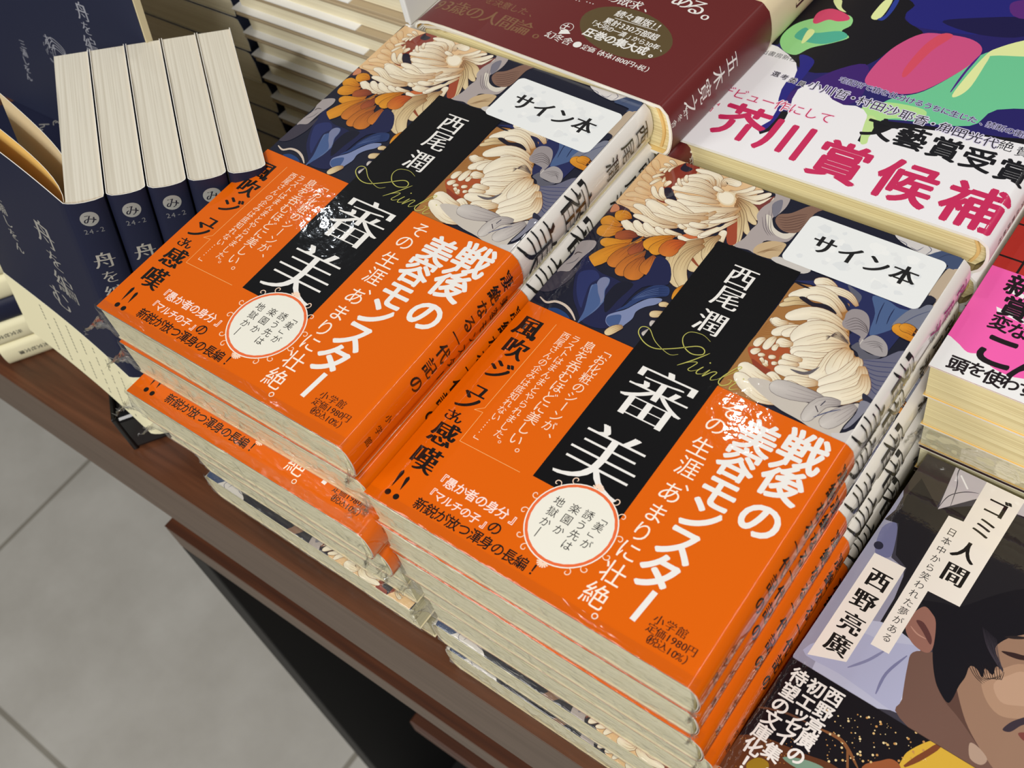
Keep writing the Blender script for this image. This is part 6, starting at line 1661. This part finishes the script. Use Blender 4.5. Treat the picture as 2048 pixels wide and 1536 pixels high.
# ================================================================ pocket paperbacks
def bunko(mw, name, label, group, T=0.015, base=None, art=None, page=None, obi=None, W=0.105, H=0.148, mat=None, bulge=0.0012, wrap=False):
    t = empty(name, mw, label, 'book', group)
    p_ = jacket_prof(W, T, bulge)
    v, f = prism([(0.0006, 0.0004), (W - 0.0002, 0.0004), (W + 0.0006, T * 0.3), (W + 0.0006, T * 0.7), (W - 0.0002, T - 0.0004), (0.0006, T - 0.0004)], 0.0006, H - 0.0004)
    mesh_obj('page_block', v, f, page or M_PAGEY, t)
    sheet('cover', Wrap(p_), H, base, art, mat or M_PRINT, t, thick=0.00035, inner=(228, 190, 112))
    if obi:
        oh, ob_base, ob_art, om = obi
        sheet('paper_band', Wrap(p_, 0.0003), oh, ob_base, ob_art, om, t, thick=0.00012)
    return t

# pink-banded paperbacks on the right
a = Art((0, 105, 0, 53)); a.run(ART_PINK)
ra = Art((0, 104, 0, 148)); 
for k in (60, 78, 98): ra.line([(0, k), (105, k + 1)], 0.9, (24, 12, 12), taper=False)
for k in (9, 40, 80): ra.line([(k, 52), (k + 1, 148)], 0.9, (24, 12, 12), taper=False)
for k in (22, 60): ra.ring(k, 70, 6, 4.4, (24, 12, 12))
pk = bunko(pose(0.1331, 0.1525, -0.018 - 0.0185, math.radians(-0.3)), 'paperback_book', 'paperback with bright pink band over a red cover, topmost at the right edge', 'pink-banded paperbacks', T=0.0178,
           base=[(500, (176, 44, 34))], art=ra, obi=(0.0537, [(500, (242, 96, 176))], a, M_PRINT), page=M_PAGEY)
copy_book(pk, pose(0.1342, 0.1530, -0.018 - 0.037, math.radians(-0.5)), 'red-covered paperback with cream page ends, second in the pink-banded pile', 'pink-banded paperbacks')

# pocket paperback with a man's portrait, front right; more of the same beneath and behind
a = Art((0, 105, 0, 148)); a.poly([(0, 0), (105, 0), (105, 148), (0, 148)], (60, 58, 70)); a.run(ART_MAN)
ao = Art((0, 105, 0, 47)); ao.poly([(0, 0), (105, 0), (105, 47), (0, 47)], (20, 16, 22)); ao.run(ART_MAN_OBI)
gm = bunko(pose(0.1338, 0.0042, -0.07 - 0.0145, math.radians(-2.2)), 'paperback_book', 'shrink-wrapped paperback with photo of a dark-haired man, topmost of the front right pile', 'portrait paperbacks', T=0.0138,
           base=[(105, (60, 58, 70)), (500, (40, 38, 48))], art=a, obi=(0.047, [(500, (20, 16, 22))], ao, M_WRAP), mat=M_WRAP, page=M_PAGE)
for i in range(3):
    copy_book(gm, pose(0.1338 + 0.001 * ((i % 2)), 0.0038 + 0.0012 * (i % 2), -0.0845 - 0.0148 * (i + 1) if i < 2 else ZT, math.radians(-2.0)), 'portrait paperback, %s of the front right pile' % (ordn[i + 1] if i < 2 else ordn[-1]), 'portrait paperbacks')

# a film-wrapped pile under the pink-banded books
b_ = bunko(pose(0.1345, 0.1545, -0.055 - 0.0155, math.radians(-0.6)), 'paperback_book', 'film-wrapped paperback directly under the pink-banded pile', 'wrapped paperbacks under the pink-banded pile', T=0.0150, base=[(500, (60, 40, 40))], page=M_PAGE)
film(0.105, 0.148, 0.0150, b_, 31)
for i in range(4):
    copy_book(b_, pose(0.1348, 0.1550, -0.0705 - 0.0173 * (i + 1), math.radians(-0.4)), 'film-wrapped paperback, %s of the pile under the pink-banded books' % ordn[i + 1], 'wrapped paperbacks under the pink-banded pile', skip=('shrink_wrap',))

# ================================================================ upright navy paperbacks on a black stand
SILV = (150, 148, 142)
def navy_art():
    s = Art()
    uc = 105 + 8.2
    s.disc(uc, 139.5, 3.7, (150, 150, 146)); s.text('み', (uc, 139.4), 5.6, (30, 30, 44), 'm')
    for ch, x in zip('24-2', (-3, -1, 1.3, 3.4)): s.text(ch, (uc + x, 133.2), 3.4, (120, 120, 122), 'g')
    for ch, y in (('舟', 117), ('を', 107.5), ('編', 98), ('む', 87.5)): s.text(ch, (uc, y), 9.6 if ch != 'を' else 7.6, (164, 160, 152), 'M')
    for ch, y in (('三', 70), ('浦', 64.5), ('し', 59), ('を', 54), ('ん', 49)): s.text(ch, (uc, y), 4.6, (150, 148, 142), 'm')
    # front cover lettering
    for ch, q, z in (('舟', (70, 110), 17), ('を', (70, 94), 13), ('編', (70, 78), 17), ('む', (58, 62), 17)): s.text(ch, q, z, SILV, 'M')
    for i, ch in enumerate('三浦しをん'): s.text(ch, (34, 112 - i * 8), 7.4, SILV, 'm')
    return s
na = navy_art()
def band_text():
    s = Art(); rr = random.Random(8)
    for r_ in range(7):
        for i in range(15): s.line([(94 - r_ * 11, 38 - i * 2.3), (94.6 - r_ * 11, 36.8 - i * 2.3)], 0.8, (92, 92, 84), taper=False) if rr.random() < 0.8 else None
    for i, ch in enumerate('光文社文庫'): s.text(ch, (105 + 8.2, 25 - i * 3.6), 3.3, (70, 70, 64), 'b')
    return s
bt = band_text()
UT = Matrix(((0.576, -0.810, 0.113), (0.796, 0.587, 0.151), (-0.189, 0.003, 0.982)))   # columns: across, to fore-edge, up
uc_, uf_, uu_ = (Vector((UT[0][k], UT[1][k], UT[2][k])).normalized() for k in range(3))
UO = Vector((-0.1707, 0.0263, 0.0394))
def upmat(k, T=0.0154, drop=0.0):
    # book axes: x to the spine = -fore, y up, z to the front cover = -across
    corner = UO + uc_ * (0.0161 * k + T) - uu_ * (0.148 + drop) + uf_ * 0.105
    m_ = Matrix.Identity(4)
    for i in range(3): m_[i][0] = -uf_[i]; m_[i][1] = uu_[i]; m_[i][2] = -uc_[i]; m_[i][3] = corner[i] + (ZR if i == 2 else 0)
    return m_
NB = [(500, (26, 30, 54))]; CB = [(500, (232, 226, 190))]
gN = 'navy paperbacks standing on the black stand'
up = bunko(upmat(1), 'paperback_book', 'upright navy paperback with silver spine title, second from left on the stand', gN, T=0.0154, base=NB, art=na, obi=(0.043, CB, bt, M_MATTE), mat=M_MATTE, page=M_PAGEW, bulge=0.0018)
for k, w in ((2, 'third'), (3, 'fourth')):
    copy_book(up, upmat(k), 'upright navy paperback with silver spine title, %s from left on the stand' % w, gN)
copy_book(up, upmat(4), 'upright navy paperback at the right end of the stand, spine mostly hidden', gN)
# the opened one at the left end
op = empty('paperback_book', upmat(0), 'navy paperback standing with its front cover swung open, leftmost on the stand', 'book', gN)
T0 = 0.0154
v, f = prism([(0.0006, 0.0004), (0.1048, 0.0004), (0.1056, 0.005), (0.1056, 0.0105), (0.1048, T0 - 0.0004), (0.0006, T0 - 0.0004)], 0.0006, 0.1476); mesh_obj('page_block', v, f, M_PAGEW, op)
inv = op.matrix_world.inverted()
# back cover, spine and the front cover swung open as one sheet: profile in book x,z
th = math.radians(150)
pf = []
hx, hz = 0.1052, T0
n = 14
fw = 0.105
ang = math.radians(118)     # direction of the opened cover measured from +x towards +z
for i in range(n + 1):      # from the free edge to the hinge
    s_ = 1 - i / n
    pf.append((hx + 0.0008 - fw * s_ * 0.852 + 0.004 * math.sin(math.pi * s_), hz + 0.0006 + fw * s_ * 0.523 - 0.004 * math.sin(math.pi * s_) ))
pf += [(hx + 0.0017, T0 - 0.0012), (hx + 0.0024, T0 * 0.75), (hx + 0.0026, T0 * 0.5), (hx + 0.0022, T0 * 0.25), (hx + 0.001, 0.0004), (hx - 0.001, 0), (0.05, 0), (0, 0)]
wr = Wrap(pf); sheet('cover', wr, 0.148, NB, na, M_MATTE, op, thick=0.00035, inner=(226, 186, 104), curved=(-2, -1))
sheet('paper_band', Wrap(pf, 0.0003), 0.043, CB, bt, M_MATTE, op, thick=0.00012, curved=(-2, -1))
# one loose leaf, then an added grey-cream sheet standing for shade on the pile
for j, (gap, dep) in enumerate(((0.012, 0.097), (0.022, 0.099))):
    q = []
    for i in range(15):
        s_ = i / 14; dx_ = dep * 0.86 * s_; q.append((hx - dx_, T0 + 0.0004 + 0.61 * dx_ * (1 - 0.12 * j) - gap * (1 - math.exp(-4.5 * s_)) * (1 if s_ > 0 else 0)))
    q.reverse()
    sheet('flyleaf_and_shade_sheet', Wrap(q), 0.147, [(400, (230, 190, 108) if j == 0 else (214, 196, 158))], None, M_MATTE, op, thick=0.0002, inner=(226, 184, 104))
sd = Matrix.Translation(Vector((-0.1877, 0.0036, ZT + ZR))) @ Matrix.Rotation(math.atan2(0.796, 0.576), 4, 'Z')
st = empty('book_stand', sd, 'low black plastic stand under the upright navy paperbacks', 'book stand')
v, f = box_vf(-0.022, 0.088, 0.022, 0.088, 0.0, 0.0265); o = mesh_obj('base', v, f, M_BLACKP, st); bevel(o, 0.003, 3)
v, f = box_vf(-0.0225, -0.0195, 0.0215, 0.075, 0.0002, 0.028); o = mesh_obj('side_plate', v, f, M_BLACKP, st); bevel(o, 0.001)

# ================================================================ flat pile of the same paperbacks at the left edge
fl = Matrix.Identity(4)
d_ = Vector((0.585, 0.811, 0)); w_ = Vector((-0.811, 0.585, 0)); A0 = Vector((-0.3345, 0.0005, 0))
def flat(i, sl=0.0, ou=0.0):
    c_ = A0 + w_ * (0.105 + ou) + d_ * sl + Vector((0, 0, ZT + ZR + 0.0157 * i)); m_ = Matrix.Identity(4)
    for k in range(3): m_[k][0] = -w_[k]; m_[k][1] = d_[k]; m_[k][2] = (0, 0, 1)[k]; m_[k][3] = c_[k]
    return m_
gF = 'paperbacks lying flat at the left edge'
cnt = 0
names = ['lowest', 'second from the bottom', 'third from the bottom', 'fourth from the bottom', 'fifth from the bottom', 'topmost']
for i in range(6):
    sl = (0.0, -0.0075, -0.004, -0.009, -0.006, -0.008, -0.006)[i]
    if i == 2:
        copy_book(up, flat(i, sl), 'flat paperback with bare navy spine in the left edge pile', gF, skip=('paper_band',))
    else:
        copy_book(up, flat(i, sl), 'flat cream-banded paperback, %s in the left edge pile' % names[i], gF)

# ================================================================ large navy title panel behind the upright books
pnl = empty('shop_sign', Matrix.Translation((-0.2305, 0.106, -0.0455 + ZR)) @ Matrix.Rotation(math.radians(-10), 4, 'X'), 'navy sign with brushed silver title characters, standing behind the upright paperbacks', 'sign')
PWd, PHt = 0.205, 0.112
v, f = box_vf(-PWd, 0, 0.0006, 0.004, 0, PHt); mesh_obj('board', v, f, new_mat('beige_board', (196, 184, 150), 0.7), pnl)
s = Art((0, 205, 0, 112)); s.poly([(0, 0), (204.2, 0), (204.2, 112), (0, 112)], (30, 35, 58)); SV = (146, 148, 158)
for ch, q, z in (('舟', (158.3, 82), 11), ('を', (157, 73), 8), ('編', (155.5, 63.5), 11), ('む', (116, 55), 9)): s.text(ch, q, z, SV, 'M')
for i, ch in enumerate('三浦しをん'): s.text(ch, (86.7 - i * 2.0, 45.6 - i * 5.4), 5.6, SV, 'm')
rr = random.Random(2)
for i in range(60):
    a_ = rr.uniform(2.4, 6.0); r_ = rr.uniform(3, 10); x, y = 118.6, 49
    s.line([(x + r_ * math.cos(a_), y + r_ * math.sin(a_)), (x + r_ * math.cos(a_ + 0.25), y + r_ * math.sin(a_ + 0.25))], 0.35, SV, taper=False)
for i in range(4):
    s.line(spline([(111 + i * 2, 52 - i * 2), (119, 58 - i * 2), (128 - i, 53 - i), (123, 46 + i)], 5), 0.5, SV)
s.wind()
mesh_obj('printed_face', [(-PWd + u / 1000, 0.0004 - (lay + 4) * INK, q / 1000) for u, q, lay in s.v], s.t, M_MATTE, pnl, cols=s.c)
for x_ in (-0.14, -0.05):
    v, f = prism([(0, 0), (0.03, 0), (0.004, 0.07)], x_ - 0.002, x_ + 0.002)
    vv = [(y, x + 0.004, z) for x, y, z in v]; mesh_obj('easel_leg', vv, f, M_BLACKP, pnl)

# cream-edged thick paperbacks in the left back corner
gB = 'thick paperbacks in the left back corner'
pb = empty('paperback_book', pose(-0.4300, 0.2030, ZT), 'thick cream-edged paperback, lowest of the left back corner pile', 'book', gB)
TBk = 0.0225
v, f = box_vf(0.0, 0.143, 0.0006, 0.1, 0.0006, TBk - 0.0008); mesh_obj('page_block', v, f, M_PAGEG, pb)
w_b = Wrap([(0, TBk - 0.0002), (0.07, TBk - 0.0002), (0.141, TBk - 0.0002), (0.1435, TBk - 0.0008), (0.1448, TBk * 0.7), (0.1448, TBk * 0.3), (0.1435, 0.0006), (0.141, 0), (0.07, 0), (0, 0)])
sheet('cover', w_b, 0.1, [(140.5, (30, 34, 56)), (168, (40, 46, 66)), (400, (30, 34, 56))], None, M_MATTE, pb, thick=0.0004, inner=(190, 180, 150))
for i in range(1, 8):
    copy_book(pb, pose(-0.4300 - 0.0012 * (i % 2), 0.2034 + 0.0008 * (i % 3), ZT + TBk * i), 'thick cream-edged paperback, %s of the left back corner pile' % (['', 'second from the bottom', 'third from the bottom', 'fourth from the bottom', 'fifth from the bottom', 'sixth from the bottom', 'seventh from the bottom', 'topmost'][i]), gB)

bpy.data.objects.remove(_fo);
